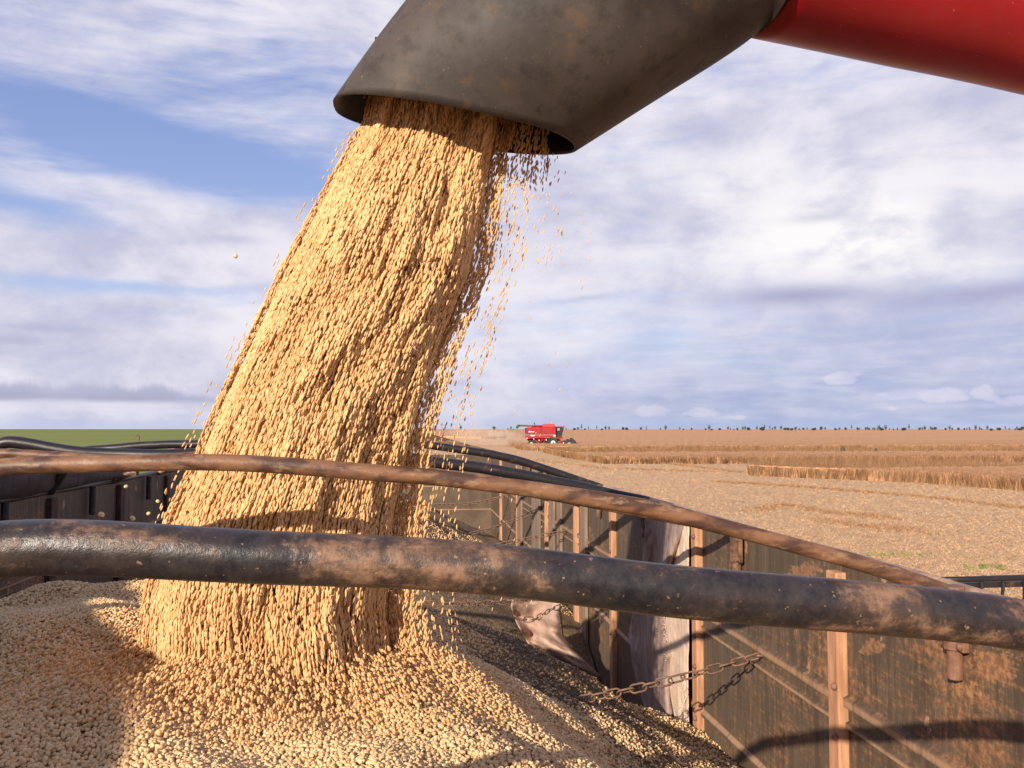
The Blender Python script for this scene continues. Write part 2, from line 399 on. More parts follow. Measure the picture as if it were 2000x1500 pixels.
M_blade = mat('dry stalks', f_blade, .9, 0, .15)
def f_green(t, V):
    n = noise(mapv(V, (.3, 1, 1)), .02, 6, .6); n2 = noise(V, .6, 5, .7)
    c = mix(t, n.smooth(.35, .65), (.20, .235, .06), (.27, .29, .085))
    return {'c': mix(t, n2.smooth(.45, .65) * .35, c, (.26, .25, .09)), 'r': .95}
M_green = mat('green crop', f_green, .95, 0, .1)
M_leaf = solid('far foliage', (.045, .06, .035), .9, 0, .3, .2)
M_trunk = solid('far bark', (.10, .075, .055), .9, 0, .2, .5)

# ---------------------------------------------------------------- ground and fields
g = MB(); R_ = 30000
me = bpy.data.meshes.new('ground'); me.from_pydata([(-R_, -R_, 0), (R_, -R_, 0), (R_, R_, 0), (-R_, R_, 0)], [], [(0, 1, 2, 3)])
tag(link('ground', me, M_stub, smooth=False), kind='structure')
# green field, knee-high young crop left of the line through px 640
def field_sheet(name, poly, z, m):
    n = len(poly); v = [(p.x, p.y, z) for p in poly] + [(p.x, p.y, -.02) for p in poly]
    f = [tuple(range(n))] + [(i, i + n, (i + 1) % n + n, (i + 1) % n) for i in range(n)]
    me = bpy.data.meshes.new(name); me.from_pydata(v, [], f); me.update()
    return link(name, me, m, smooth=False)
def dirp(px, dist):
    d = ray(px, 838); k = dist / math.hypot(d.x, d.y); return Vector((d.x * k, d.y * k, 0))
tag(field_sheet('green_field', [dirp(600, 60), dirp(590, 25000), dirp(-900, 25000), dirp(-1600, 60)], .25, M_green), kind='structure')

def canopy(name, near, far, h, step, label_kind='stuff', ncol=60, nrow=8):
    """strip of standing crop between near-edge and far-edge pixel lines (ground contact of the near edge, top of the far edge)"""
    xs = np.linspace(near[0][0], near[-1][0], ncol)
    v = []; 
    for x in xs:
        a = atZ(x, interp(x, [p[0] for p in near], [p[1] for p in near]), 0); b = atZ(x, interp(x, [p[0] for p in far], [p[1] for p in far]), h)
        if b.length > 24000 or b.y < a.y: b = a + (a - O * 1.0).normalized() * 0.5 if b.y < a.y else b
        for j in range(nrow + 2):
            if j == 0: p = Vector((a.x, a.y, 0)) + Vector((rng.normal(0, .1), rng.normal(0, .1), 0))
            else:
                t = (j - 1) / nrow; t = t ** 1.6 if far[-1][1] < 850 else t
                p = Vector((a.x + (b.x - a.x) * t, a.y + (b.y - a.y) * t, h * (.85 + .18 * rng.random()))) + (Vector((0, .12, 0)) if j == 1 else Vector())
            v.append(p)
    k = nrow + 2
    f = [(i * k + j, (i + 1) * k + j, (i + 1) * k + j + 1, i * k + j + 1) for i in range(len(xs) - 1) for j in range(k - 1)]
    me = bpy.data.meshes.new(name); me.from_pydata([tuple(p) for p in v], [], f); me.update()
    me.materials.append(M_crop); me.materials.append(M_stem_dim); me.polygons.foreach_set('material_index', [1 if (i % (k - 1)) == 0 else 0 for i in range(len(f))])
    o = link(name, me, None, smooth=False); return o
nearA = [(1465, 928), (1550, 933), (1700, 939), (1805, 944), (2000, 959), (2500, 1000)]
farA = [(1465, 927), (1495, 921), (1600, 914), (1800, 911), (2000, 909), (2500, 903)]
nearB = [(1062, 884), (1100, 893), (1180, 906), (1400, 906), (2000, 903), (2600, 899)]
farB = [(1062, 883), (1100, 882), (1180, 882), (1400, 881), (2000, 880), (2600, 878)]
nearC = [(992, 866), (1003, 873), (1010, 876), (1020, 878.5), (1035, 880), (1070, 881), (1180, 881), (1400, 879), (2000, 877), (2600, 875)]
cA = canopy('soybean_strip', nearA, farA, .75, 1, ncol=160, nrow=10); tag(cA, 'narrow near strip of standing ripe soybeans at right edge', 'crop', kind='stuff')
cB = canopy('soybean_strip', nearB, farB, .75, 1, ncol=200, nrow=10); tag(cB, 'middle strip of standing soybeans between two pale cut swaths', 'crop', kind='stuff')
# big uncut field reaching the horizon
v = []; xs = np.r_[np.linspace(992, 1075, 40)[:-1], np.linspace(1075, 2600, 200)]; ds = None
for x in xs:
    a = atZ(x, interp(x, [p[0] for p in nearC], [p[1] for p in nearC]), 0); r0 = math.hypot(a.x, a.y); u = Vector((a.x / r0, a.y / r0, 0))
    v.append((a.x, a.y, 0))
    for j in range(16):
        r = r0 + .1 + (22000 - r0) * (j / 15) ** 5; v.append((u.x * r, u.y * r, .75 * (.9 + .15 * rng.random()) if j < 9 else .72))
f = [(i * 17 + j, (i + 1) * 17 + j, (i + 1) * 17 + j + 1, i * 17 + j + 1) for i in range(len(xs) - 1) for j in range(16)]
me = bpy.data.meshes.new('soybean_field'); me.from_pydata(v, [], f); me.update()
me.materials.append(M_crop); me.materials.append(M_stem_dim); me.polygons.foreach_set('material_index', [1 if (i % 16) == 0 else 0 for i in range(len(f))])
cC = link('soybean_field', me, None, smooth=False); tag(cC, 'wide uncut ripe soybean field reaching the horizon behind harvester', 'crop', kind='stuff')
# uncut field left of the harvester's swath, seen beside the stream
polyL = [dirp(610, 400), dirp(612, 24000), dirp(984, 24000), dirp(985, 330), dirp(940, 300), dirp(880, 330)]
tag(field_sheet('soybean_field', polyL, .75, M_crop), 'uncut orange soybean field left of the harvester dust', 'crop', kind='stuff')

def blades(name, P, h, w, tint, lean=.25, parent=None, n=4):
    """P (m,2) ground points -> thin leaning triangles, n per point; one mesh"""
    m = len(P); P = np.repeat(P, n, axis=0); hh = np.repeat(h, n) * rng.uniform(.55, 1.1, m * n); tt = np.repeat(tint, n) + rng.normal(0, .08, m * n) * (np.repeat(tint, n) < 1.4)
    w = np.repeat(w, n) if hasattr(w, '__len__') else np.full(m * n, w)
    off = rng.normal(0, 1, (m * n, 2)) * (w * 1.8)[:, None]; a = rng.uniform(0, math.tau, m * n); le = rng.normal(0, lean, (m * n, 2)) * hh[:, None]
    b = P + off; z = np.zeros(m * n)
    v0 = np.c_[b[:, 0] - np.cos(a) * w / 2, b[:, 1] - np.sin(a) * w / 2, z]; v1 = np.c_[b[:, 0] + np.cos(a) * w / 2, b[:, 1] + np.sin(a) * w / 2, z]
    v2 = np.c_[b + le, hh]
    V = np.stack([v0, v1, v2], 1).reshape(-1, 3); Fc = np.arange(len(V)).reshape(-1, 3)
    return np_mesh(name, V, Fc, M_blade, parent, col=np.repeat(np.clip(tt, 0, 2), 3))
def edge_points(near, n, back, h):
    P = []
    xs = rng.uniform(near[0][0], near[-1][0], n)
    for x in xs:
        a = atZ(x, interp(x, [p[0] for p in near], [p[1] for p in near]), 0); r = math.hypot(a.x, a.y); k = 1 + (rng.random() ** 2.2) * back / r
        P.append((a.x * k, a.y * k))
    return np.array(P)
for near, nn, back, par in ((nearA, 14000, 34, cA), (nearB, 20000, 60, cB), (nearC, 20000, 60, cC)):
    P = edge_points(near, nn, back, .8)
    near_edge = rng.uniform(.08, .46, len(P))
    o = blades('stalks', P, np.full(len(P), .92), .035 if near is nearA else .06, near_edge, .22, par); o['kind'] = 'stuff'
# straw litter on the stubble: real blades near the trailer, darker windrows along the wheel tracks
def ground_scatter(n, x0, x1, y0, y1):
    P = []
    while len(P) < n:
        px = rng.uniform(x0, x1); py = rng.uniform(y0, y1); a = atZ(px, py, 0); P.append((a.x, a.y))
    return np.array(P)
P = ground_scatter(36000, 1000, 2100, 905, 1180); d_ = np.hypot(P[:, 0], P[:, 1])
o = blades('straw_stubble', P, .03 + .0009 * d_, .007 + .0004 * d_, rng.choice([.35, .8, .95, 1.1], len(P), p=[.2, .3, .25, .25]), 1.6, n=3)
tag(o, 'short cut straw stubble covering the harvested ground', 'stubble', kind='stuff')
tr = []
for line, wd, n_ in (([(1395, 941), (1550, 950), (1700, 962), (1850, 975), (2050, 999)], .45, 1600), ([(1470, 1000), (1530, 985), (1620, 1002), (1750, 1012)], .5, 700),
                     ([(1600, 1015), (1700, 1030), (1800, 1036)], .7, 500), ([(1300, 905), (1450, 923), (1500, 930)], .6, 600), ([(1000, 893), (1100, 905), (1180, 915), (1400, 922)], .8, 500)):
    xs = [p[0] for p in line]; ys = [p[1] for p in line]
    for k in range(n_):
        x = rng.uniform(xs[0], xs[-1]); a = atZ(x, interp(x, xs, ys), 0); tr.append((a.x + rng.normal(0, wd * .5), a.y + rng.normal(0, wd)))
tr = np.array(tr); d_ = np.hypot(tr[:, 0], tr[:, 1])
o = blades('straw_windrow', tr, .05 + .0016 * d_, .010 + .0006 * d_, rng.uniform(.35, .8, len(tr)), 1.2, n=4)
tag(o, 'darker rows of straw left along the wheel tracks', 'straw', kind='stuff')
gp = np.concatenate([ground_scatter(60, 1690, 1830, 1080, 1088), ground_scatter(70, 1880, 1960, 1104, 1114), ground_scatter(16, 1500, 1600, 1085, 1090), ground_scatter(160, 1040, 1130, 896, 905), ground_scatter(14, 1850, 2000, 1060, 1110)])
o = blades('green_weeds', gp, np.full(len(gp), .06), .02, np.full(len(gp), 2.0), .6, n=5); tag(o, 'sparse green weeds sprouting through the pale stubble', 'weeds', kind='stuff')

# ---------------------------------------------------------------- trees on the horizon
def tree_mesh(seed, h, w):
    r = np.random.default_rng(seed); n = 130
    c = r.normal(0, 1, (n, 3)); c /= np.linalg.norm(c, axis=1)[:, None]; c *= (r.random(n) ** .4)[:, None]
    ctr = np.c_[c[:, 0] * w / 2 * (1 + .4 * np.sin(c[:, 2] * 4 + seed)), c[:, 1] * w / 2, h * .62 + c[:, 2] * h * .36]
    s = w * .13; V = (ctr[:, None, :] + r.normal(0, s, (n, 3, 3))).reshape(-1, 3)
    crown = bpy.data.meshes.new('crown'); crown.from_pydata(V.tolist(), [], np.arange(n * 3).reshape(-1, 3).tolist()); crown.materials.append(M_leaf)
    m = MB().tube([(0, 0, -.3), (w * .03, 0, h * .4), (0, 0, h * .7)], [w * .07, w * .05, w * .02], 6)
    tk = bpy.data.meshes.new('trunk'); tk.from_pydata(m.v, [], m.f); tk.materials.append(M_trunk)
    return crown, tk
tms = [tree_mesh(1, 9, 3.6), tree_mesh(2, 7, 5), tree_mesh(3, 12, 3.2), tree_mesh(4, 5, 7), tree_mesh(5, 6, 4)]
kinds = ['slim', 'rounded', 'tall narrow', 'low spreading', 'small bushy']
tree_px = []
x = 1085
while x < 2030:
    x += rng.choice([4, 6, 9, 14, 24], p=[.2, .25, .25, .2, .1]) * (1.15 if x < 1500 else .85); tree_px.append(x)
tree_px += [870, 900, 992, 998, 965, 1003]
for i, x in enumerate(tree_px):
    k = int(rng.choice(5, p=[.34, .18, .14, .16, .18])) if x not in (992,) else 0
    p = dirp(x, rng.uniform(1500, 2300)); t = empty('savanna_tree', p); s = rng.uniform(.7, 1.3); t.scale = (s, s, s)
    t.rotation_euler.z = rng.uniform(0, 6)
    tag(t, f'{kinds[k]} dark tree on the far horizon line beyond the field', 'tree', f'{kinds[k]} trees along the far horizon')
    for nm, d in (('crown', tms[k][0]), ('trunk', tms[k][1])):
        o = bpy.data.objects.new(nm, d); COL.objects.link(o); o.parent = t
for px_, py_, s_, lb in ((1646, 879, .22, 'small dark stump in the thin cut line of the field'), (1711, 879, .14, 'tiny dark stump in the cut line right of the larger one')):
    a = atZ(px_, py_, .75)
    m = MB().lathe([(s_ * 1.3, -.1), (s_ * 1.5, s_), (s_, s_ * 2.2), (s_ * .4, s_ * 2.8)], 8); o = m.build('field_stump', M_trunk); o.location = (a.x, a.y, .6)
    tag(o, lb, 'stump')

# ---------------------------------------------------------------- combine harvester far off
PX = 10.3
M_hred = solid('harvester red', (.36, .010, .016), .5, 0, .2, 1.0); M_hlight = solid('harvester light red panel', (.52, .06, .055), .5, 0, .1, 1)
M_hdark = solid('harvester dark metal', (.030, .028, .030), .6, 0, .3, 2); M_white = solid('white paint', (.80, .78, .76), .5, 0, .05, 2)
M_tyre = solid('tyre rubber', (.045, .038, .033), .85, 0, .3, 3); M_glass = mat('cab glass', lambda t, V: {'c': (.03, .04, .038), 'r': .08}, .08, 0, .8)
M_hgrey = solid('grey trim', (.30, .22, .20), .5, 0, .1, 2); M_spoutg = solid('grey brown spout', (.10, .085, .07), .7, 0, .2, 3)
hp = atZ(1065, 838 + H * PX, 0); hv = empty('combine_harvester', hp, YAW)
tag(hv, 'red combine harvester cutting soybeans across the field', 'combine harvester')
def hx(px): return (px - 1065) / PX
def hz_(py): return (873 - py) / PX
def prism(mb, poly, y0, y1):
    """polygon in pixel x/y, extruded across the machine"""
    n = len(poly); v = [(hx(a), y0, hz_(b)) for a, b in poly] + [(hx(a), y1, hz_(b)) for a, b in poly]
    return mb.add(v, [tuple(range(n))[::-1], tuple(range(n, 2 * n))] + [(i, (i + 1) % n, (i + 1) % n + n, i + n) for i in range(n)])
W = 1.45
body = prism(MB(), [(1029, 834.5), (1083, 834), (1085, 836), (1085, 848.5), (1028, 848.5)], -W, W).build('body', M_hred, hv, bevel=.08)
prism(MB(), [(1025, 836), (1029, 836), (1029, 847.5), (1026, 847)], -W * .9, W * .9).build('rear_panel', M_hdark, hv)
prism(MB(), [(1026, 848.5), (1085, 848.5), (1085, 850.2), (1026, 850.2)], -W - .03, W + .03).build('grey_stripe', M_hgrey, hv)
prism(MB(), [(1026, 850.2), (1086, 850.2), (1085, 853), (1060, 856), (1040, 856), (1027, 858)], -W * .97, W * .97).build('lower_panel', M_hred, hv, bevel=.04)
prism(MB(), [(1028, 856), (1090, 856), (1092, 862), (1070, 864), (1040, 865), (1030, 860)], -.8, .8).build('chassis', M_hdark, hv)
st = MB()
for a in (((1042, 857), (1056, 868)), ((1060, 857), (1048, 869)), ((1066, 857), (1058, 869)), ((1052, 862), (1068, 857))):
    st.tube([(hx(a[0][0]), -1.2, hz_(a[0][1])), (hx(a[1][0]), -1.1, hz_(a[1][1]))], .09, 6)
st.build('brace', M_hred, hv)
tank = prism(MB(), [(1060, 829), (1062, 827.7), (1081, 827.7), (1083, 829), (1083, 834), (1059, 834)], -1.2, 1.2).build('grain_tank', M_hlight, hv, bevel=.06)
ag = MB().tube([(hx(1083), -.9, hz_(833)), (hx(1050), -1.1, hz_(832)), (hx(1014), -1.25, hz_(831.2))], .17, 12).build('unloading_auger', M_hred, hv, smooth=True)
MB().tube([(hx(1015), -1.25, hz_(831.2)), (hx(1011.5), -1.27, hz_(831.6)), (hx(1008.5), -1.29, hz_(836.5))], [.2, .26, .24], 12).build('spout', M_spoutg, ag, smooth=True)
MB().tube([(hx(1044.5), .3, hz_(834)), (hx(1044.5), .3, hz_(828)), (hx(1043.6), .3, hz_(826)), (hx(1042.6), .3, hz_(826))], .09, 8).build('exhaust', M_hdark, hv)
prism(MB(), [(1038, 833), (1043, 831.5), (1058, 832.5), (1058, 834.5), (1038, 834.5)], .0, 1.1).build('engine_hood', M_hdark, hv)
cab = prism(MB(), [(1085, 835), (1101, 835), (1096.5, 853), (1087, 853), (1085, 850)], -.95, .95).build('cab', M_hdark, hv, bevel=.03)
prism(MB(), [(1084, 832.6), (1103, 832.8), (1102, 834.9), (1084, 835)], -1.15, 1.15).build('cab_roof', M_hred, cab, bevel=.04)
prism(MB(), [(1086.5, 836), (1094.5, 836), (1093, 850), (1087, 850)], -.985, -.955).build('window', M_glass, cab)
prism(MB(), [(1088, 836.5), (1093, 836.5), (1092.2, 840.8), (1088.3, 840.8)], -1.02, -.99).build('window_sky_gap', solid('pale glass', (.34, .42, .40), .15, 0, .1, 2), cab)
prism(MB(), [(1096, 836), (1100.3, 836), (1096.6, 851), (1094.5, 851)], -.985, -.955).build('window', M_glass, cab)
prism(MB(), [(1086, 853), (1098, 853), (1097, 856), (1087, 857)], -1.2, 1.2).build('cab_platform', M_hred, hv)
def wheel(name, px, py, r, w, rim, side, mt=M_tyre):
    M = Matrix.Translation((hx(px), side * (W + .1), hz_(py))) @ Matrix.Rotation(math.radians(90), 4, 'X')
    e = MB().lathe([(r * .55, -w / 2), (r * .9, -w / 2), (r, -w * .3), (r, w * .3), (r * .9, w / 2), (r * .55, w / 2)], 28, M)
    lug = MB()
    for k in range(20):
        A = M @ Matrix.Rotation(k * math.tau / 20, 4, 'Z'); e.box(r * .97, r * 1.035, -.04, .04, -w * .45, w * .45, A)
    t = e.build('tyre', mt)
    wl = empty(name); wl.parent = hv; t.parent = wl
    MB().lathe([(rim, -w * .53), (rim, -w * .40), (rim * .35, -w * .30), (rim * .35, w * .3), (rim * .35, w * .35), (rim, w * .40), (rim, w * .53)], 20, M).build('rim', M_white, wl)
    MB().lathe([(rim * .3, -w * .6), (rim * .3, w * .6)], 10, M).build('hub', M_hdark, wl)
for s_ in (-1, 1):
    wheel('front_wheel', 1079.5, 864.5, .95, .7, .42, s_); wheel('rear_wheel', 1037.5, 867, .62, .45, .32, s_)
prism(MB(), [(1088, 856), (1091, 855.5), (1104, 868), (1101, 871)], -.45, .45).build('feeder_house', M_hred, hv)
ld = MB()
for q in range(5): ld.box(hx(1092), hx(1098), -1.35, -1.3, hz_(855 + q * 3.3), hz_(855 + q * 3.3) + .05)
for q in (1092, 1098): ld.box(hx(q), hx(q) + .05, -1.35, -1.3, hz_(871), hz_(852))
ld.build('ladder', M_hred, hv)
head = prism(MB(), [(1101, 861), (1108, 860), (1112, 864), (1122, 869.5), (1127, 870.5), (1122, 871.5), (1101, 871)], -3.2, 3.2).build('header', M_hdark, hv)
rl = MB(); rc = (hx(1114.5), hz_(863.5)); rr = .78
for k in range(6):
    w = k * math.tau / 6 + .3; c_ = (rc[0] + math.cos(w) * rr, rc[1] + math.sin(w) * rr)
    rl.tube([(c_[0], -3.2, c_[1]), (c_[0], 3.2, c_[1])], .05, 6)
    for q in np.linspace(-3.1, 3.1, 40): rl.tube([(c_[0], q, c_[1]), (c_[0] + .05, q, c_[1] - .28)], .018, 4)
    for q in (-3.15, -1, 1, 3.15): rl.tube([(rc[0], q, rc[1]), (c_[0], q, c_[1])], .035, 6)
rl.tube([(rc[0], -3.2, rc[1]), (rc[0], 3.2, rc[1])], .1, 8); rl.lathe([(rr * .92, -.04), (rr * .92, .04)], 12, Matrix.Translation((rc[0], -3.28, rc[1])) @ Matrix.Rotation(math.radians(90), 4, 'X'))
rl.build('reel', M_hdark, head)
for a in ((1098, 863, 1099.5, 866.5), (1107, 864.3, 1112, 866.2)):
    prism(MB(), [(a[0], a[1]), (a[2], a[1]), (a[2], a[3]), (a[0], a[3])], -3.33, -3.29).build('reflector', M_white, head)
MB().add([(hx(a), -W - .04, hz_(b)) for a, b in ((1031.5, 843.2), (1034.5, 841), (1034.5, 842.5), (1043.5, 842.5), (1043, 844), (1034.5, 844), (1034.5, 845.6))], [(0, 1, 2, 3, 4, 5, 6)][::1]).build('arrow_emblem', M_white, hv)
MB().box(hx(1036), hx(1044), -W - .05, -W - .035, hz_(851.8), hz_(849.8)).build('white_marking', M_white, hv)
MB().box(hx(1080), hx(1084.6), -W - .05, -W - .035, hz_(852), hz_(849.8)).build('white_marking', M_white, hv)
for a in ((1029, 856), (1042, 857), (1052.5, 859.5), (1066.5, 859)):
    MB().lathe([(.11, -.02), (.11, .02)], 10, Matrix.Translation((hx(a[0]), -W - .02, hz_(a[1]))) @ Matrix.Rotation(math.radians(90), 4, 'X')).build('lamp', M_white, hv)
# dust behind it
dm = bpy.data.materials.new('dust'); dm.use_nodes = True; t_ = dm.node_tree; t_.nodes.clear()
do = t_.nodes.new('ShaderNodeOutputMaterial'); pv = t_.nodes.new('ShaderNodeVolumePrincipled'); t_.links.new(pv.outputs[0], do.inputs['Volume'])
pv.inputs['Color'].default_value = (.93, .80, .66, 1); Vd = S(t_, t_.nodes.new('ShaderNodeTexCoord').outputs['Object'])
ux, uy, uz = sep(Vd); rr_ = ((ux / 9.5).sq() + (uy / 3).sq() + ((uz + ux * .10) / 2.0).sq())
dens = ((1.0 - rr_).clamp() * (noise(Vd, .7, 4, .6).smooth(.35, .7)) * .9); t_.links.new(dens.k, pv.inputs['Density'])
m = MB(); bm = bmesh.new(); bmesh.ops.create_icosphere(bm, subdivisions=3, radius=1)
for v_ in bm.verts: v_.co = Vector((v_.co.x * 9.5, v_.co.y * 3, v_.co.z * 2.2))
me = bpy.data.meshes.new('dust_cloud'); bm.to_mesh(me); bm.free(); o = link('dust_cloud', me, dm); a = atZ(955, 872, 0); o.location = (a.x, a.y, 1.9); o.rotation_euler = (0, 0, YAW)
tag(o, 'pale dust cloud drifting behind the red harvester', 'dust', kind='stuff')

# ---------------------------------------------------------------- grain trailer
UR, UL, ZR = .93, -1.57, H - .283            # inner faces of the side walls, top rail height
Y0, Y1, ZB = -1.6, 9.6, H - 1.75
trailer = empty('grain_trailer', (0, 0, 0)); tag(trailer, 'rusty grain trailer of worn steel panels holding the soybean heap', 'trailer')
def side_wall(xi, sgn):
    m = MB(); prof = [(0, ZB), (0, H - .905), (.010 * -sgn, H - .895), (.010 * -sgn, H - .885), (0, H - .875), (0, H - .632), (.008 * -sgn, H - .628), (.008 * -sgn, H - .618), (0, H - .614),
                      (0, H - .590), (.012 * -sgn, H - .584), (.012 * -sgn, H - .566), (0, H - .56), (0, ZR), (.03 * sgn, ZR), (.03 * sgn, ZB)]
    n = len(prof); ys = np.linspace(Y0, Y1, 113); v = []
    for y in ys:
        for (dx_, z) in prof:
            w = .006 * mnoise.noise(Vector((sgn * 5, y * 1.3, z * 2))) + .003 * mnoise.noise(Vector((sgn * 9, y * 5, z * 5)))
            v.append((xi + dx_ + w, y, z))
    f = [(i * n + j, i * n + (j + 1) % n, (i + 1) * n + (j + 1) % n, (i + 1) * n + j) for i in range(len(ys) - 1) for j in range(n)]
    f += [tuple(range(n)), tuple(range((len(ys) - 1) * n, len(ys) * n))[::-1]]
    me = bpy.data.meshes.new('side_wall'); me.from_pydata(v, [], f); me.update(); bm = bmesh.new(); bm.from_mesh(me); bmesh.ops.recalc_face_normals(bm, faces=bm.faces); bm.to_mesh(me); bm.free()
    return link('side_wall', me, M_wall, trailer, smooth=False)
wr = side_wall(UR, 1); wr['label'] = 'sunlit right side wall of rust-scraped panels'
wl_ = side_wall(UL, -1); wl_['label'] = 'shaded left side wall'
MB().box(UL, UR, Y1, Y1 + .04, ZB, ZR).build('end_wall', M_wall, trailer)
MB().box(UL, UR, Y0 - .04, Y0, ZB, ZR).build('end_wall', M_wall, trailer)
MB().box(UL, UR, Y0, Y1, ZB - .06, ZB).build('bed_floor', M_wall, trailer)
def rail(xc, z):
    ys = np.linspace(Y0, Y1, 90)
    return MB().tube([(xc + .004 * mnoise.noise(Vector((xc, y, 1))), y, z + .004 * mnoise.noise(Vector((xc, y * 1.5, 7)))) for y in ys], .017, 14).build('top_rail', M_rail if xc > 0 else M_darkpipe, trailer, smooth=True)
rail(UR + .012, ZR + .002); rail(UL - .012, ZR + .002)
def post(xi, sgn, y, w=.046, big=True):
    top = ZR - .022; x0, x1 = (xi - .024, xi + .002) if sgn > 0 else (xi - .002, xi + .024)
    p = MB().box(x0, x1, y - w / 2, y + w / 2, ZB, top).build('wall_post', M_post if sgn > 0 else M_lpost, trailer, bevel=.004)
    if big:
        for dz_ in (.035, .24, .345, .44, .60):
            b = MB().lathe([(.0085, 0), (.0085, .003), (.006, .008), (.002, .010)], 10, Matrix.Translation((x0, y - w / 2 + .010, top - dz_)) @ Matrix.Rotation(math.radians(-90), 4, 'Y'))
            b.build('bolt', M_boltm, p, smooth=True)
for y in (.85, 1.793, 2.70, 3.84, 4.69, 5.7, 7.2, 8.5): post(UR, 1, y, w=.046 if y < 5 else .035, big=y < 4.1 and y > 1)
for y in (1.3, 2.25, 3.17, 4.1, 5.04, 5.97, 6.9, 7.8): post(UL, -1, y, w=.07, big=False)
# grey planks patching the far part of the right wall
for (ya, yb) in ((4.42, 4.56), (5.15, 5.28), (5.40, 5.58), (6.0, 6.35), (6.95, 7.3)):
    MB().box(UR - .018, UR - .002, ya, yb, H - 1.3, ZR - .01 - .01 * rng.random()).build('patch_plank', M_wood, trailer, bevel=.003)
# bow sockets
BY = dict(b1=.50, b2=1.38, b2b=2.35, b3=3.3, b4=4.1, b5=4.95)
def socket(y, xi, sgn, w=.030):
    x0 = xi - sgn * .016
    m = MB().tube([(x0, y, ZR + .02), (x0, y, ZR - .085)], w * .62, 12).tube([(x0, y, ZR - .085), (x0, y, ZR - .135)], w * .42, 10)
    m.box(x0 - .006 if sgn > 0 else x0 - .006, x0 + .006, y - w * 1.05, y + w * 1.05, ZR - .085, ZR - .005)
    s = m.build('bow_socket', M_boltm if y < 1.7 else M_rust, trailer, smooth=False, bevel=.002)
    if y < 3:
        for dz_ in (.02, .075): MB().lathe([(.007, 0), (.007, .004), (.003, .007)], 8, Matrix.Translation((x0 - .006, y - w * .85, ZR - dz_)) @ Matrix.Rotation(math.radians(-90), 4, 'Y')).build('bolt', M_boltm, s)
for y in (1.38, 2.35, 3.3, 4.1, 4.95, 5.7, 6.5): socket(y, UR, 1)
for y in (3.6, 4.55, 5.5): MB().tube([(UL + .03, y, ZR), (UL + .03, y, ZR - .14)], .016, 10).build('bow_socket', M_darkpipe, trailer)

def bow(name, y, pts, r, m, pre=None, label=None, rr=None, wob=.0):
    P = [atY(px, py, y) for px, py in pts]
    L = Vector((UL, y, ZR)); Rr = Vector((UR, y, ZR))
    Q = [tuple(L)] + ([(u_, y, H + z_) for u_, z_ in pre] if pre else [tuple(L.lerp(P[0], .5) + Vector((0, 0, (P[0].z - ZR) * .32)))] if P[0].x - UL > .4 else []) + [tuple(p) for p in P if p.x < UR - .04]
    if UR - P[-1].x > .2: q = Vector(Q[-1]).lerp(Rr, .5) + Vector((0, 0, (P[-1].z - ZR) * .12)); Q.append(tuple(q))
    Q.append(tuple(Rr))
    Sx = smooth_path(Q)
    Sx = [Vector(p) + Vector((0, .004, .0025)) * mnoise.noise(Vector((p[0] * 6, y, 3))) for p in Sx]
    rs = [r * (1 + wob * mnoise.noise(Vector((p[0] * 4, y * 3, 1)))) for p in Sx]
    o = MB().tube(Sx, rs, 24).build('tarp_bow', m, trailer, smooth=True)
    if label: o['label'] = label
    return o
bow('b1', BY['b1'], [(0, 1062), (250, 1070), (500, 1086), (750, 1100), (1000, 1120), (1250, 1146), (1500, 1170), (1700, 1189), (2000, 1221)], .0149, M_bow1, pre=[(-1.1, -.25), (-.62, -.215), (-.46, -.165), (-.34, -.088)], label='nearest bow, thick black pipe with rust blotches', wob=.09)  # unseen left end bent low so its shadow drops out of view
bow('b2', BY['b2'], [(0, 915), (80, 908), (160, 906), (240, 905), (373, 903), (500, 906), (600, 911), (700, 919), (850, 933), (1000, 949), (1150, 972), (1300, 998), (1350, 1013), (1500, 1050), (1650, 1092), (1750, 1122)], .0131, M_rust, label='second bow, bent rust-brown pipe in front of the falling grain', wob=.1)
bow('b2b', BY['b2b'], [(0, 884), (100, 890), (200, 898), (300, 897), (400, 890), (600, 896), (800, 920), (1000, 955), (1200, 992), (1350, 1020)], .013, M_rust)
bow('b3', BY['b3'], [(0, 860), (50, 866), (100, 876), (160, 884), (213, 888), (350, 888), (500, 882), (700, 886), (800, 894), (860, 904), (950, 915), (1000, 924), (1100, 944), (1200, 967)], .0215, M_darkpipe, label='dark bow behind the falling grain')
bow('b4', BY['b4'], [(150, 882), (213, 876), (267, 871), (330, 868), (400, 867), (600, 860), (800, 864), (835, 869), (940, 884), (1000, 895), (1100, 927)], .0185, M_darkpipe)
bow('b5', BY['b5'], [(350, 872), (600, 852), (784, 851), (844, 862), (916, 877), (1010, 902)], .0165, M_rust)
bow('b6', 5.8, [(500, 860), (784, 843), (844, 853), (916, 873)], .016, M_rust)

# rolled tarp on the left rail, unseen end raised to shade the heap's left
def f_roll():
    ys = np.linspace(Y0, 5.4, 80); pts = []; rs = []
    for y in ys:
        top = interp(y, [-1.6, 0, 1.0, 2.0, 3.1, 4.2, 5.4], [.54, .34, .17, .02, -.11, -.19, -.25]); r = (top + .29) / 2 + .012
        r *= 1 + .10 * mnoise.noise(Vector((y * 4, 0, 2))); pts.append((UL - .03 - max(0, r - .12) + .02 * mnoise.noise(Vector((y * 2, 4, 0))), y, H - .285 + r)); rs.append(max(r, .018))
    n = 28; m = MB().tube(pts, rs, n)
    o = m.build('rolled_tarp', M_tarp, smooth=True)
    for k, v_ in enumerate(o.data.vertices):
        d = .016 * mnoise.noise(Vector((v_.co.x * 14, v_.co.y * 5, v_.co.z * 20))); v_.co.x += d; v_.co.z += d
    return o
tag(f_roll(), 'dark rolled-up tarp lying along the left trailer rail', 'tarp')

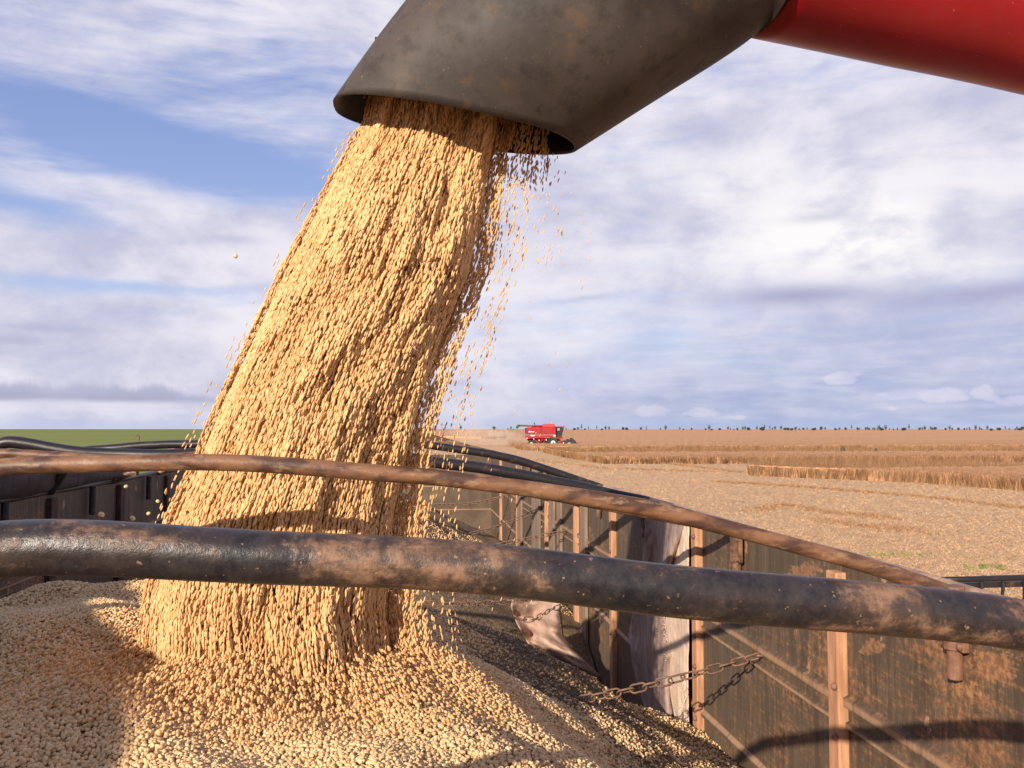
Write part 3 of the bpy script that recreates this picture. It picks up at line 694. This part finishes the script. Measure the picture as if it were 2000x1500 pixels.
# chains tying the two walls
def chain(A, B, sag, link_l=.044, wr_=.0027, wid=.0115, name='chain'):
    A = Vector(A); B = Vector(B); L = (B - A).length; n = max(3, int(L / (link_l * .76))); m = MB()
    C = lambda t: A.lerp(B, t) + Vector((0, 0, -4 * sag * t * (1 - t)))
    for i in range(n):
        p = C((i + .5) / n); d = (C((i + 1) / n) - C(i / n)).normalized()
        s = d.cross(Vector((0, 0, 1))) if abs(d.z) < .9 else d.cross(Vector((0, 1, 0))); s.normalize(); u = s.cross(d)
        ang = (math.radians(45) if i % 2 else math.radians(-45)) + rng.normal(0, .15); s2 = s * math.cos(ang) + u * math.sin(ang)
        ring = []; h = link_l / 2 - wid
        for k in range(14):
            w = math.tau * k / 14; ring.append(p + d * (math.cos(w) * wid + (h if math.cos(w) > 0 else -h)) + s2 * math.sin(w) * wid)
        up = s2.cross(d); v = []; nn = 14; q = 6
        for k in range(nn):
            tdir = (ring[(k + 1) % nn] - ring[k - 1]).normalized(); a = up; b = tdir.cross(a)
            for j in range(q): w = math.tau * j / q; v.append(ring[k] + (a * math.cos(w) + b * math.sin(w)) * wr_)
        m.add(v, [(k * q + j, k * q + (j + 1) % q, ((k + 1) % nn) * q + (j + 1) % q, ((k + 1) % nn) * q + j) for k in range(nn) for j in range(q)])
    return m
WX = UR - .004
A = atX(1490, 1280, WX); B = atY(1108, 1372, A.y + .02)
m = chain(A + Vector((-.012, 0, 0)), B, .008)
m.tube([A + Vector((.01, 0, 0)), A + Vector((-.018, 0, 0))], .005, 8); tag(m.build('chain', M_chain, smooth=True), 'rusty link chain from right wall into the grain, nearest one with shadow', 'chain', 'chains hanging across the trailer')
m = chain(Vector((UR - .01, 3.62, H - .60)), atY(835, 1176, 3.62), .05, name='chain'); tag(m.build('chain', M_chain, smooth=True), 'dark chain sagging just below the nearest black bow', 'chain', 'chains hanging across the trailer')
m = chain(atX(1104, 1037, WX - .01), atY(980, 1062, 5.1), .0); C2 = atY(980, 1062, 5.1); m2 = chain(C2, atY(850, 1078, 5.1), .01); m.add(m2.v, m2.f)
tag(m.build('chain', M_chain, smooth=True), 'chain on right wall between the two nearest bows, lower one', 'chain', 'chains hanging across the trailer')
m = chain(atX(1047, 997, WX - .01), atY(900, 1046, 6.3), .02); tag(m.build('chain', M_chain, smooth=True), 'thin chain with upper end close under the second bow', 'chain', 'chains hanging across the trailer')
m = chain(atX(992, 967, WX - .01), atY(850, 985, 8.0), .03, .05, .004); tag(m.build('chain', M_chain, smooth=True), 'farthest thin chain just under the second bow beside the grain', 'chain', 'chains hanging across the trailer')
a_ = atX(1101, 1240, WX - .03); m = chain(a_, a_ + Vector((0, 0, -.26)), 0, .046, .004); tag(m.build('chain', M_chain, smooth=True), 'short chain hanging straight down beside the torn paper', 'chain')

# cloths stuffed against the right wall, traced edges on the wall plane, with folds and thickness
def cloth(name, left, right, xoff, m, plane=None, nx=26, nz=70, fold=.012, freq=38, seed=0, fray=False):
    zs = np.linspace(0, 1, nz); v = []
    yl = [p[1] for p in left]; yr = [p[1] for p in right]
    for i in range(nz):
        t = zs[i]; pl = yl[0] + (yl[-1] - yl[0]) * t; pr = yr[0] + (yr[-1] - yr[0]) * t
        xl = interp(pl, yl, [p[0] for p in left]); xr = interp(pr, yr, [p[0] for p in right])
        for j in range(nx):
            s = j / (nx - 1); px = xl + (xr - xl) * s; py = pl + (pr - pl) * s
            off = xoff + fold * (math.sin(s * freq * .18 + seed + t * 1.2) * .7 + mnoise.noise(Vector((s * 3 + seed, t * 5, seed))) * 1.1) + .003 * mnoise.noise(Vector((s * 12, t * 25, seed)))
            v.append(tuple(atX(px, py, UR - max(.006, off)) if plane is None else atY(px, py, plane - off * 1.5)))
    f = [(i * nx + j, i * nx + j + 1, (i + 1) * nx + j + 1, (i + 1) * nx + j) for i in range(nz - 1) for j in range(nx - 1)]
    me = bpy.data.meshes.new(name); me.from_pydata(v, [], f); me.update(); o = link(name, me, m)
    md = o.modifiers.new('t', 'SOLIDIFY'); md.thickness = .003; md.offset = 0
    return o
o = cloth('hanging_tarp', [(1262, 1000), (1256, 1090), (1240, 1180), (1228, 1240), (1236, 1300), (1248, 1345), (1262, 1395)], [(1345, 1018), (1326, 1060), (1312, 1110), (1303, 1200), (1310, 1260), (1312, 1330), (1316, 1420)], .022, M_grey, fold=.018, freq=40, seed=2)
tag(o, 'grey dusty tarp strip hanging on right wall behind the cream sacking', 'tarp')
o = cloth('hanging_sack', [(1326, 1022), (1318, 1080), (1302, 1170), (1296, 1210), (1304, 1262), (1303, 1300), (1310, 1360), (1322, 1425)], [(1346, 1020), (1345, 1100), (1344, 1180), (1346, 1250), (1344, 1300), (1345, 1400), (1346, 1440)], .024, M_sack, fold=.006, freq=14, seed=5)
tag(o, 'cream woven sacking with frayed edge beside the rusty post', 'sack')
fr = MB()
for k in range(46):
    t = rng.random(); py = 1195 + t * 110; px = interp(py, [1195, 1210, 1262, 1305], [1297, 1296, 1304, 1303]) + 2
    a = atX(px, py, UR - .028); d = Vector((-.004 - .004 * rng.random(), -.006 * 0 + .05 * rng.uniform(.3, 1), -.022 * rng.uniform(-.2, 1)))
    fr.tube([a, a + d * .5 + Vector((0, 0, .003)), a + d], [.0012, .0009, .0004], 4)
for k in range(30):
    py = rng.uniform(1330, 1430); a = atX(1330 + rng.uniform(-4, 14), py, UR - .034); d = Vector((-.008, rng.uniform(-.03, .03), rng.uniform(-.03, .01))); fr.tube([a, a + d], [.0011, .0004], 4)
fr.build('frayed_thread', M_sack, o)
o = cloth('torn_paper', [(1000, 1170), (998, 1185), (1008, 1215), (1022, 1240), (1035, 1262), (1060, 1285)], [(1096, 1172), (1094, 1190), (1097, 1205), (1100, 1240), (1118, 1268), (1175, 1322)], .05, M_torn, plane=3.95, fold=.05, freq=30, seed=9)
bm = bmesh.new(); bm.from_mesh(o.data)
kill = [f_ for f_ in bm.faces if mnoise.noise(Vector((f_.calc_center_median().y * 3.1, f_.calc_center_median().z * 8, 4))) > .30 and f_.calc_center_median().z > H - 1.15]
bmesh.ops.delete(bm, geom=kill, context='FACES'); bm.to_mesh(o.data); bm.free()
tag(o, 'torn pinkish brown paper lining slumped between grain heap and right wall', 'paper')

# rack beyond the right wall
rk = empty('metal_rack', atY(1900, 1150, 2.6)); tag(rk, 'dark steel rack rail with thin uprights outside the right wall', 'rack')
inv = Matrix.Translation(-rk.location)
def rp(px, py, y=2.6): return inv @ atY(px, py, y)
MB().tube([rp(1822, 1133), rp(1900, 1131), rp(2500, 1113)], .0095, 12).build('rail', M_darkpipe, rk, smooth=True)
p0 = [rp(1822, 1141), rp(2500, 1121), rp(2500, 1133), rp(1822, 1152)]
MB().add([p + Vector((0, .006, 0)) for p in p0] + [p + Vector((0, .018, 0)) for p in p0], [(0, 1, 2, 3), (7, 6, 5, 4), (0, 4, 5, 1), (1, 5, 6, 2), (2, 6, 7, 3), (3, 7, 4, 0)]).build('plate', M_darkpipe, rk)
for px_ in (1917, 1959, 2001, 2060, 2130):
    MB().tube([rp(px_, 1128), rp(px_, 1150), rp(px_ - 2, 1200 if px_ > 1990 else 1168), rp(px_ - 1, 1900)], [.0055, .0055, .0045, .0045], 8).build('upright', M_darkpipe, rk)
# bent wire hook on the far bow
w0 = atY(271, 862, 4.1)
o = MB().tube([w0, w0 + Vector((.002, 0, .022)), w0 + Vector((-.004, 0, .030)), w0 + Vector((-.012, 0, .028)), w0 + Vector((-.014, 0, .018))], .003, 6).build('wire_hook', M_chain); tag(o, 'tiny bent wire hook standing on the dark far bow at left', 'hook')

# ---------------------------------------------------------------- unloading auger above
def ring(L, R, yl, yr, e2, n=72, blunt=1.0):
    l = atY(*L, yl); r = atY(*R, yr); c = (l + r) / 2; e1 = (r - l) / 2; e2 = Vector(e2)
    out = []
    for k in range(n):
        cs, sn = math.cos(math.tau * k / n), math.sin(math.tau * k / n)
        if cs < 0: sn = math.copysign(abs(sn) ** blunt, sn)
        out.append(c + e1 * cs + e2 * sn)
    return out
def loft(rings, steps=10):
    n = len(rings[0]); out = []
    for k in range(n): out.append(spline([tuple(r[k]) for r in rings], steps))
    return [[Vector(out[k][i]) for k in range(n)] for i in range(len(out[0]))]
AY = 1.78
auger = empty('unloading_auger', atY(1500, 60, 1.55)); tag(auger, 'red unloading auger with dark rubber spout pouring soybeans from above', 'auger')
ainv = Matrix.Translation(-auger.location)
RB = loft([ring((655, 205), (1125, 295), AY, AY - .04, (0, .165, .018), blunt=.6), ring((727, 95), (1245, 218), AY - .03, AY - .07, (.0, .19, .02), blunt=.8), ring((806, -10), (1370, 138), AY - .06, AY - .1, (.0, .20, .0)),
           ring((900, -140), (1452, 84), AY - .08, AY - .12, (-.02, .21, -.02)), ring((1080, -300), (1480, 64), AY - .1, AY - .13, (-.03, .215, -.02)), ring((1420, -400), (1490, 60), AY - .12, AY - .14, (-.035, .22, .0))], 8)
def ring_mesh(RS, thick, name, mt, parent, close_start=True):
    n = len(RS[0]); m = MB(); inner = []
    for i, r in enumerate(RS):
        c = sum(r, Vector()) / n; inner.append([p + (c - p).normalized() * thick for p in r])
    v = [p for r in RS for p in r]; k = len(RS)
    f = [(i * n + j, i * n + (j + 1) % n, (i + 1) * n + (j + 1) % n, (i + 1) * n + j) for i in range(k - 1) for j in range(n)]
    b = len(v); v += [p for r in inner for p in r]
    f += [(b + i * n + j, b + (i + 1) * n + j, b + (i + 1) * n + (j + 1) % n, b + i * n + (j + 1) % n) for i in range(k - 1) for j in range(n)]
    f += [(j, b + j, b + (j + 1) % n, (j + 1) % n) for j in range(n)]
    e = (k - 1) * n; f += [(e + j, e + (j + 1) % n, b + e + (j + 1) % n, b + e + j) for j in range(n)]
    m.add([ainv @ p for p in v], f); return m.build(name, mt, parent, smooth=True)
for i, r in enumerate(RB):                                        # the rubber is a little out of true
    for k, p in enumerate(r): p += Vector((1, 1, 1)) * .006 * mnoise.noise(p * 5)
ring_mesh(RB, .0065, 'rubber_spout', M_boot, auger)
RT = loft([ring((1432, -392), (1497, 54), AY - .12, AY - .14, (-.035, .212, .0)), ring((1800, -330), (1750, 108), AY - .13, AY - .15, (-.03, .212, 0)), ring((2300, -260), (2200, 210), AY - .14, AY - .16, (-.03, .212, 0)), ring((3600, 20), (3500, 540), AY - .2, AY - .2, (-.03, .212, 0))], 6)
ring_mesh(RT, .006, 'auger_tube', M_red, auger)
RC = [[p + (p - sum(r, Vector()) / len(r)).normalized() * .004 for p in r] for r in RT[:2]]
# clamp band over the joint, only slightly proud
b0 = RT[0]; d_ax = (RT[1][0] - RT[0][0]).normalized()
MB().box(-.004, .004, -.004, .004, -.006, .006, Matrix.Translation(ainv @ (atY(736, 79, AY)))).build('bolt', M_hdark, auger)

# ---------------------------------------------------------------- the heap
def zpile(U, V):
    """height of the grain surface relative to the eye"""
    U = np.asarray(U, float); V = np.asarray(V, float)
    nz = .012 * np.sin(U * 9 + V * 4) + .010 * np.sin(V * 11 - U * 6 + 1) + .006 * np.sin(U * 23 + V * 17)
    a = np.maximum(U + .10 + .05 * np.sin(V * 3), 0); soft = np.sqrt(a * a + .03) - .17
    z1 = -.455 - .56 * np.maximum(soft, 0) + np.maximum(U - .7, 0) * .15
    z1 = z1 - .42 * (np.sqrt(np.maximum(-U - .95, 0) ** 2 + .02) - .14)
    z1 = z1 - .50 * (np.sqrt(np.maximum(V - 2.62, 0) ** 2 + .02) - .14) - .12 * np.maximum(1.0 - V, 0)
    cr = np.exp(-(((U + .27) / .34) ** 2 + ((V - 1.72) / .20) ** 2)); z1 = z1 - .03 * cr
    z1 = z1 + .052 * np.exp(-(((U + .76) / .34) ** 2 + ((V - 2.05) / .55) ** 2))
    d2 = np.hypot((U + .35) * 1.22, np.maximum(np.abs(V - 5.3) - .1, 0) * 1.1); z2 = -.30 - .50 * (np.sqrt(d2 ** 2 + .03) - .17)
    d3 = np.hypot(U + .3, V - 8.0); z3 = -.45 - .5 * d3
    k = .05; z = k * np.log(np.exp(z1 / k) + np.exp(z2 / k) + np.exp(z3 / k))
    return z + nz
def dirt_at(U, V):
    n = np.array([mnoise.fractal(Vector((u * 3.5, v * 3.5, 0)), .8, 2.2, 5) for u, v in zip(np.ravel(U), np.ravel(V))]).reshape(np.shape(U))
    b = interp_arr = np.clip((np.asarray(U) - .10 + (np.asarray(V) - 2.1) * .55) / .35, 0, 1) + n * .75 * (np.asarray(U) > -.2)
    b = np.where(np.asarray(U) > .62 + .1 * n, b * .55, b)          # beans gathered again along the wall
    far = np.clip((np.asarray(V) - 2.55) / .3, 0, 1)
    crest = np.exp(-((np.asarray(V) - 5.25) / .25) ** 2) * .55
    return np.clip(np.maximum(b * (np.asarray(U) > -.15), far * .85 * (np.asarray(U) > -.5)) - crest, 0, 1)
us = np.linspace(UL + .005, UR - .005, 170); vs = np.concatenate([np.linspace(Y0 + .01, 1, 30)[:-1], np.linspace(1, 3.6, 180)[:-1], np.linspace(3.6, Y1 - .01, 130)])
UU, VV = np.meshgrid(us, vs); Z = zpile(UU, VV) + H - .003
verts = np.c_[UU.ravel(), VV.ravel(), Z.ravel()]; nu = len(us); nv = len(vs)
I = np.arange(nu * nv).reshape(nv, nu); fc = np.stack([I[:-1, :-1], I[:-1, 1:], I[1:, 1:], I[1:, :-1]], -1).reshape(-1, 4)
heap = np_mesh('grain_heap', verts, fc, M_pile, smooth=True)
at = heap.data.attributes.new('dirt', 'FLOAT', 'POINT'); at.data.foreach_set('value', dirt_at(UU, VV).ravel().astype(np.float32))
tag(heap, 'heap of pale soybeans filling the trailer, dusty brown along the right side', 'grain heap', kind='stuff')

def bean_group(name, mt, sub=1, elong=1.18):
    ng = bpy.data.node_groups.new(name, 'GeometryNodeTree')
    ng.interface.new_socket('Geometry', in_out='INPUT', socket_type='NodeSocketGeometry'); ng.interface.new_socket('Geometry', in_out='OUTPUT', socket_type='NodeSocketGeometry')
    N = ng.nodes; gi = N.new('NodeGroupInput'); go = N.new('NodeGroupOutput'); ico = N.new('GeometryNodeMeshIcoSphere'); ico.inputs['Subdivisions'].default_value = sub; ico.inputs['Radius'].default_value = 1
    tr_ = N.new('GeometryNodeTransform'); tr_.inputs['Scale'].default_value = (1, 1, elong)
    sm = N.new('GeometryNodeSetShadeSmooth'); sm_ = N.new('GeometryNodeSetMaterial'); sm_.inputs['Material'].default_value = mt
    iop = N.new('GeometryNodeInstanceOnPoints')
    def na(n, ty): a = N.new('GeometryNodeInputNamedAttribute'); a.data_type = ty; a.inputs['Name'].default_value = n; return a.outputs['Attribute']
    L = ng.links.new
    L(ico.outputs['Mesh'], tr_.inputs['Geometry']); L(tr_.outputs[0], sm.inputs[0]); L(sm.outputs[0], sm_.inputs[0]); L(sm_.outputs[0], iop.inputs['Instance'])
    L(gi.outputs[0], iop.inputs['Points']); L(na('rot', 'FLOAT_VECTOR'), iop.inputs['Rotation']); L(na('scl', 'FLOAT_VECTOR'), iop.inputs['Scale']); L(iop.outputs[0], go.inputs[0])
    return ng
GB = bean_group('scattered beans', M_bean); GB2 = bean_group('settled beans', M_bean2)
def bean_cloud(name, P, rot, scl, tint, dirt, parent, group=None):
    me = bpy.data.meshes.new(name); n = len(P); me.vertices.add(n); me.vertices.foreach_set('co', P.astype(np.float32).ravel())
    for k, ty, a in (('rot', 'FLOAT_VECTOR', rot), ('scl', 'FLOAT_VECTOR', scl)):
        q = me.attributes.new(k, ty, 'POINT'); q.data.foreach_set('vector', a.astype(np.float32).ravel())
    for k, a in (('tint', tint), ('dirt', dirt)):
        q = me.attributes.new(k, 'FLOAT', 'POINT'); q.data.foreach_set('value', a.astype(np.float32))
    o = bpy.data.objects.new(name, me); COL.objects.link(o); o.parent = parent
    md = o.modifiers.new('beans', 'NODES'); md.node_group = group or GB; o['kind'] = 'stuff'; me.materials.append(M_bean)
    return o
# beans on the heap: dense where the photograph resolves them, thinning with distance
def heap_beans():
    out = []
    for (n, u0, u1, v0, v1) in ((150000, -1.0, .93, .95, 2.2), (60000, -1.57, .93, 2.2, 3.3), (14000, -1.57, -1.0, 1.5, 3.4), (16000, -.5, .93, 4.7, 5.6)):
        U = rng.uniform(u0, u1, n); V = rng.uniform(v0, v1, n); out.append(np.c_[U, V])
    UV = np.concatenate(out); U, V = UV[:, 0], UV[:, 1]
    # keep only what the camera (or one a step aside) could see
    keep = (V > .9) & (np.abs(U - .12 * V) < .78 * V + .2)
    U, V = U[keep], V[keep]; n = len(U); d = dirt_at(U, V); r = rng.uniform(.0024, .0040, n)
    small = rng.random(n) < d * .92; r = np.where(small, r * rng.uniform(.35, .75, n), r); dd = np.where(small, rng.uniform(.7, 1, n), d * .25 * rng.random(n))
    z = zpile(U, V) + H + rng.uniform(-.0035, .0045, n); rot = rng.uniform(0, math.tau, (n, 3))
    s = np.c_[r, r * rng.uniform(.85, 1, n), r * rng.uniform(.95, 1.1, n)]
    return np.c_[U, V, z], rot, s, np.clip(rng.normal(.55, .32, n), 0, 1), dd
bean_cloud('soybeans', *heap_beans(), heap, GB2)
# husks, pod bits and split beans lying in the heap
n = 2600; V = rng.uniform(.95, 3.2, n); U = rng.uniform(-.62, .85, n) * np.clip(V / 1.8, .6, 1.1); U = np.clip(U, -1.2, .9)
keep = rng.random(n) < .25 + .75 * dirt_at(U, V); U, V = U[keep], V[keep]; n = len(U)
z = zpile(U, V) + H + .004; l = rng.uniform(.004, .011, n); w = l * rng.uniform(.15, .4, n); a = rng.uniform(0, math.tau, n); tz = rng.normal(0, .35, (n, 4))
du, dv = np.cos(a) * l, np.sin(a) * l; eu, ev = -np.sin(a) * w, np.cos(a) * w
Vx = np.stack([np.c_[U - du, V - dv, z + tz[:, 0] * l], np.c_[U + eu, V + ev, z + tz[:, 1] * w + .002], np.c_[U + du, V + dv, z + tz[:, 2] * l], np.c_[U - eu, V - ev, z + tz[:, 3] * w]], 1).reshape(-1, 3)
hk = np_mesh('husk_bits', Vx, np.arange(len(Vx)).reshape(-1, 4), M_blade, heap, col=np.repeat(rng.uniform(.0, 1.0, n), 4)); hk['kind'] = 'stuff'

# ---------------------------------------------------------------- the falling stream
SY = np.array([175, 235, 380, 530, 650, 780, 900, 1010, 1130, 1200, 1300, 1420]); SL = np.array([735, 722, 640, 560, 505, 442, 392, 342, 308, 296, 292, 296]); SR = np.array([962, 975, 950, 922, 872, 826, 797, 775, 765, 760, 775, 800])
def stream_xy(s, py, spread=0.0):
    l = np.interp(py, SY, SL); r = np.interp(py, SY, SR); return l + (r - l) * s + spread
def stream_point(px, py, V):
    px, py, V = np.broadcast_arrays(px, py, V)
    c = np.array(CM); d = np.stack([(px - 1000) / F, (750 - py) / F, -np.ones_like(px, dtype=float)], -1) @ c.T
    return np.array([0, 0, H]) + d * (V / d[..., 1])[..., None]
def strands(n, smin, smax, depth, dens_edge=False, nb=(1, 4), py0=170, py1=1400, rs=1.0, el=(2.6, 3.9), pw=.92):
    P = []; R = []; Sc = []; T = []; Dt = []
    s = rng.uniform(smin, smax, n)
    py = py0 + (py1 - py0) * rng.random(n) ** pw
    for i in range(n):
        si, yi = s[i], py[i]
        ph = 1.3 * mnoise.noise(Vector((si * 4.5 + yi * .001, yi * .006, 1))) + .6 * mnoise.noise(Vector((si * 14, yi * .016, 5))) + .35 * mnoise.noise(Vector((si * 40, yi * .05, 9)))
        half = np.interp(yi, [170, 400, 900, 1400], [.085, .11, .17, .21]) * math.sqrt(max(.04, 1 - (2 * min(max(si, 0), 1) - 1) ** 2))
        Vc = np.interp(yi, [170, 900, 1400], [AY, AY + .04, AY + .05])
        V = Vc - half * (1 - depth[0] - depth[1] * rng.random() ** 1.3) + .024 * ph
        k = rng.integers(*nb); step = rng.uniform(12.0, 15.0)                         # pixels between successive beans of a strand
        ys = yi + np.arange(k) * step * (1 + .15 * (yi > 700)); ys = ys[ys < 1445]; k = len(ys)
        if k == 0: continue
        xs = stream_xy(si, ys) + rng.normal(0, .5, k); p = stream_point(xs, ys, np.full(k, V))
        if k > 1: dv = p[-1] - p[0]
        else: dv = np.array([-.3, 0, -1])
        a = math.atan2(-dv[0], -dv[2]) if dv[2] < 0 else 0
        r = rng.uniform(.0018, .0027) * rs; P.append(p); R.append(np.tile([rng.normal(0, .10), a + rng.normal(0, .05), 0], (k, 1))); Sc.append(np.tile([r, r, r * rng.uniform(*el)], (k, 1)) * rng.uniform(.92, 1.05, (k, 1)))
        T.append(np.clip(np.full(k, rng.normal(.66, .20)) - .22 * ph, 0, 1)); Dt.append(np.zeros(k))  # set-back strands tinted darker, painting shade between the clumps
    return [np.concatenate(x) for x in (P, R, Sc, T, Dt)]
# a core of packed grain inside the stream, so little shows through its middle
cv = []; ys_ = np.linspace(150, 1440, 90); nn = 40
for y in ys_:
    l = np.interp(y, SY, SL); r = np.interp(y, SY, SR); w = (r - l); l2 = l + w * .16; r2 = r - w * .24
    half = np.interp(y, [170, 400, 900, 1400], [.085, .11, .17, .21]) * .55; Vc = np.interp(y, [170, 900, 1400], [AY, AY + .04, AY + .05])
    for k in range(nn):
        a = math.tau * k / nn; s = .5 + .5 * math.cos(a); px = l2 + (r2 - l2) * s; p = stream_point(px, y, Vc + half * math.sin(a)); q = Vector(p); q += Vector((1, 1, 0)) * .02 * mnoise.noise(Vector((q.x * 22, q.y * 22, q.z * 5)))
        cv.append(q)
cf = [(i * nn + j, i * nn + (j + 1) % nn, (i + 1) * nn + (j + 1) % nn, (i + 1) * nn + j) for i in range(len(ys_) - 1) for j in range(nn)]
me = bpy.data.meshes.new('grain_stream'); me.from_pydata([tuple(p) for p in cv], [], cf + [tuple(range(nn)), tuple(range((len(ys_) - 1) * nn, len(ys_) * nn))[::-1]]); me.update()
def f_core(t, V):
    n = noise(mapv(V, (90, 90, 12), (0, .3, 0)), 1.2, 4, .6)
    return {'c': mix(t, n.smooth(.35, .65), (.34, .19, .075), (.62, .38, .17)), 'r': .9, 'b': n, 'bs': .8, 'bd': .01}
stream = link('grain_stream', me, mat('packed falling grain', f_core, .9)); tag(stream, 'stream of falling soybeans pouring from the dark spout onto the heap', 'grain stream', kind='stuff')
parts = [strands(50000, .0, .98, (0, .5)), strands(9000, .0, 1.0, (.3, 1.5)), strands(2600, -.05, .06, (.6, .8), rs=.85),
         strands(3600, .88, 1.10, (.3, 1.4), py0=240, py1=1330, nb=(1, 3), rs=.85), strands(620, 1.03, 1.28, (.2, 1.5), py0=290, py1=1290, nb=(1, 3), rs=.7), strands(130, -.12, .0, (.2, 1.2), nb=(1, 3), rs=.7),
         strands(900, .85, 1.15, (.3, 1.2), py0=980, py1=1330, nb=(1, 3), rs=.85), strands(380, .98, 1.40, (.9, .9), py0=200, py1=360, nb=(1, 4), rs=.75, pw=1.9), strands(120, 1.1, 1.5, (.4, 1.2), py0=300, py1=520, nb=(1, 2), rs=.6), strands(50, 1.3, 1.7, (.2, 1.5), py0=300, py1=1250, nb=(1, 2), rs=.5)]
bean_cloud('falling_beans', *[np.concatenate([p[i] for p in parts]) for i in range(5)], stream)
# splash skirt: beans rolling out from the foot of the stream
n = 22000; th = rng.uniform(0, math.tau, n); rr = rng.random(n) ** 1.3
U2 = -.25 + np.cos(th) * (.08 + .42 * rr); V = 1.74 + np.sin(th) * (.10 + .30 * rr)
z = zpile(U2, V) + H + (1 - rr) ** 2 * .07 * rng.random(n) ** 2 + rng.uniform(-.002, .008, n)
r = rng.uniform(.0021, .0032, n); rot = np.zeros((n, 3)); fall = (1 - rr) * 1.6
for i in range(n):
    rot[i] = Vector((math.cos(th[i]) + rng.normal(0, .25), math.sin(th[i]) + rng.normal(0, .25), -.35 - fall[i])).to_track_quat('Z', 'X').to_euler()
elo = 1.15 + 1.4 * (1 - rr) * rng.random(n)
bean_cloud('rolling_beans', np.c_[U2, V, z], rot, np.c_[r, r, r * elo], np.clip(rng.normal(.62, .25, n), 0, 1), np.zeros(n), stream)

# single beans that fly clear of the stream, each one alone against the dark wall
bmi = bmesh.new(); bmesh.ops.create_icosphere(bmi, subdivisions=2, radius=1)
for v_ in bmi.verts: v_.co.z *= 1.25; v_.co.x += .12 * (v_.co.z ** 2) - .05
bme = bpy.data.meshes.new('soybean'); bmi.to_mesh(bme); bmi.free(); bme.polygons.foreach_set('use_smooth', [True] * len(bme.polygons)); bme.materials.append(solid('single soybean', (.80, .58, .33), .5, 0, .1, 40))
for px_, py_, V_, s_, lb in ((198, 1005, 1.6, 2.0, 'large stray soybean in the air above the black bow, leftmost'), (259, 1012, 1.6, 1.5, 'stray soybean touching the black bow outline below the dark wall post'), (246, 950, 1.7, 1.0, 'small stray soybean in front of the dark wall left of the post'),
                             (308, 979, 1.7, 1.0, 'small bright stray soybean nearest the stream edge'), (290, 1003, 1.7, 1.1, 'stray soybean just above the black bow near the stream'), (260, 926, 1.45, 1.7, 'stray soybean directly under the rusty second bow'),
                             (460, 500, 1.6, 1.8, 'lone soybean flung into the sky left of the stream')):
    o = bpy.data.objects.new('stray_soybean', bme); COL.objects.link(o); o.location = atY(px_, py_, V_); o.scale = [.0032 * s_ ** .5] * 3; o.rotation_euler = (rng.uniform(0, 3), rng.uniform(.2, 1), rng.uniform(0, 3))
    tag(o, lb, 'soybean', 'stray soybeans flying left of the stream')
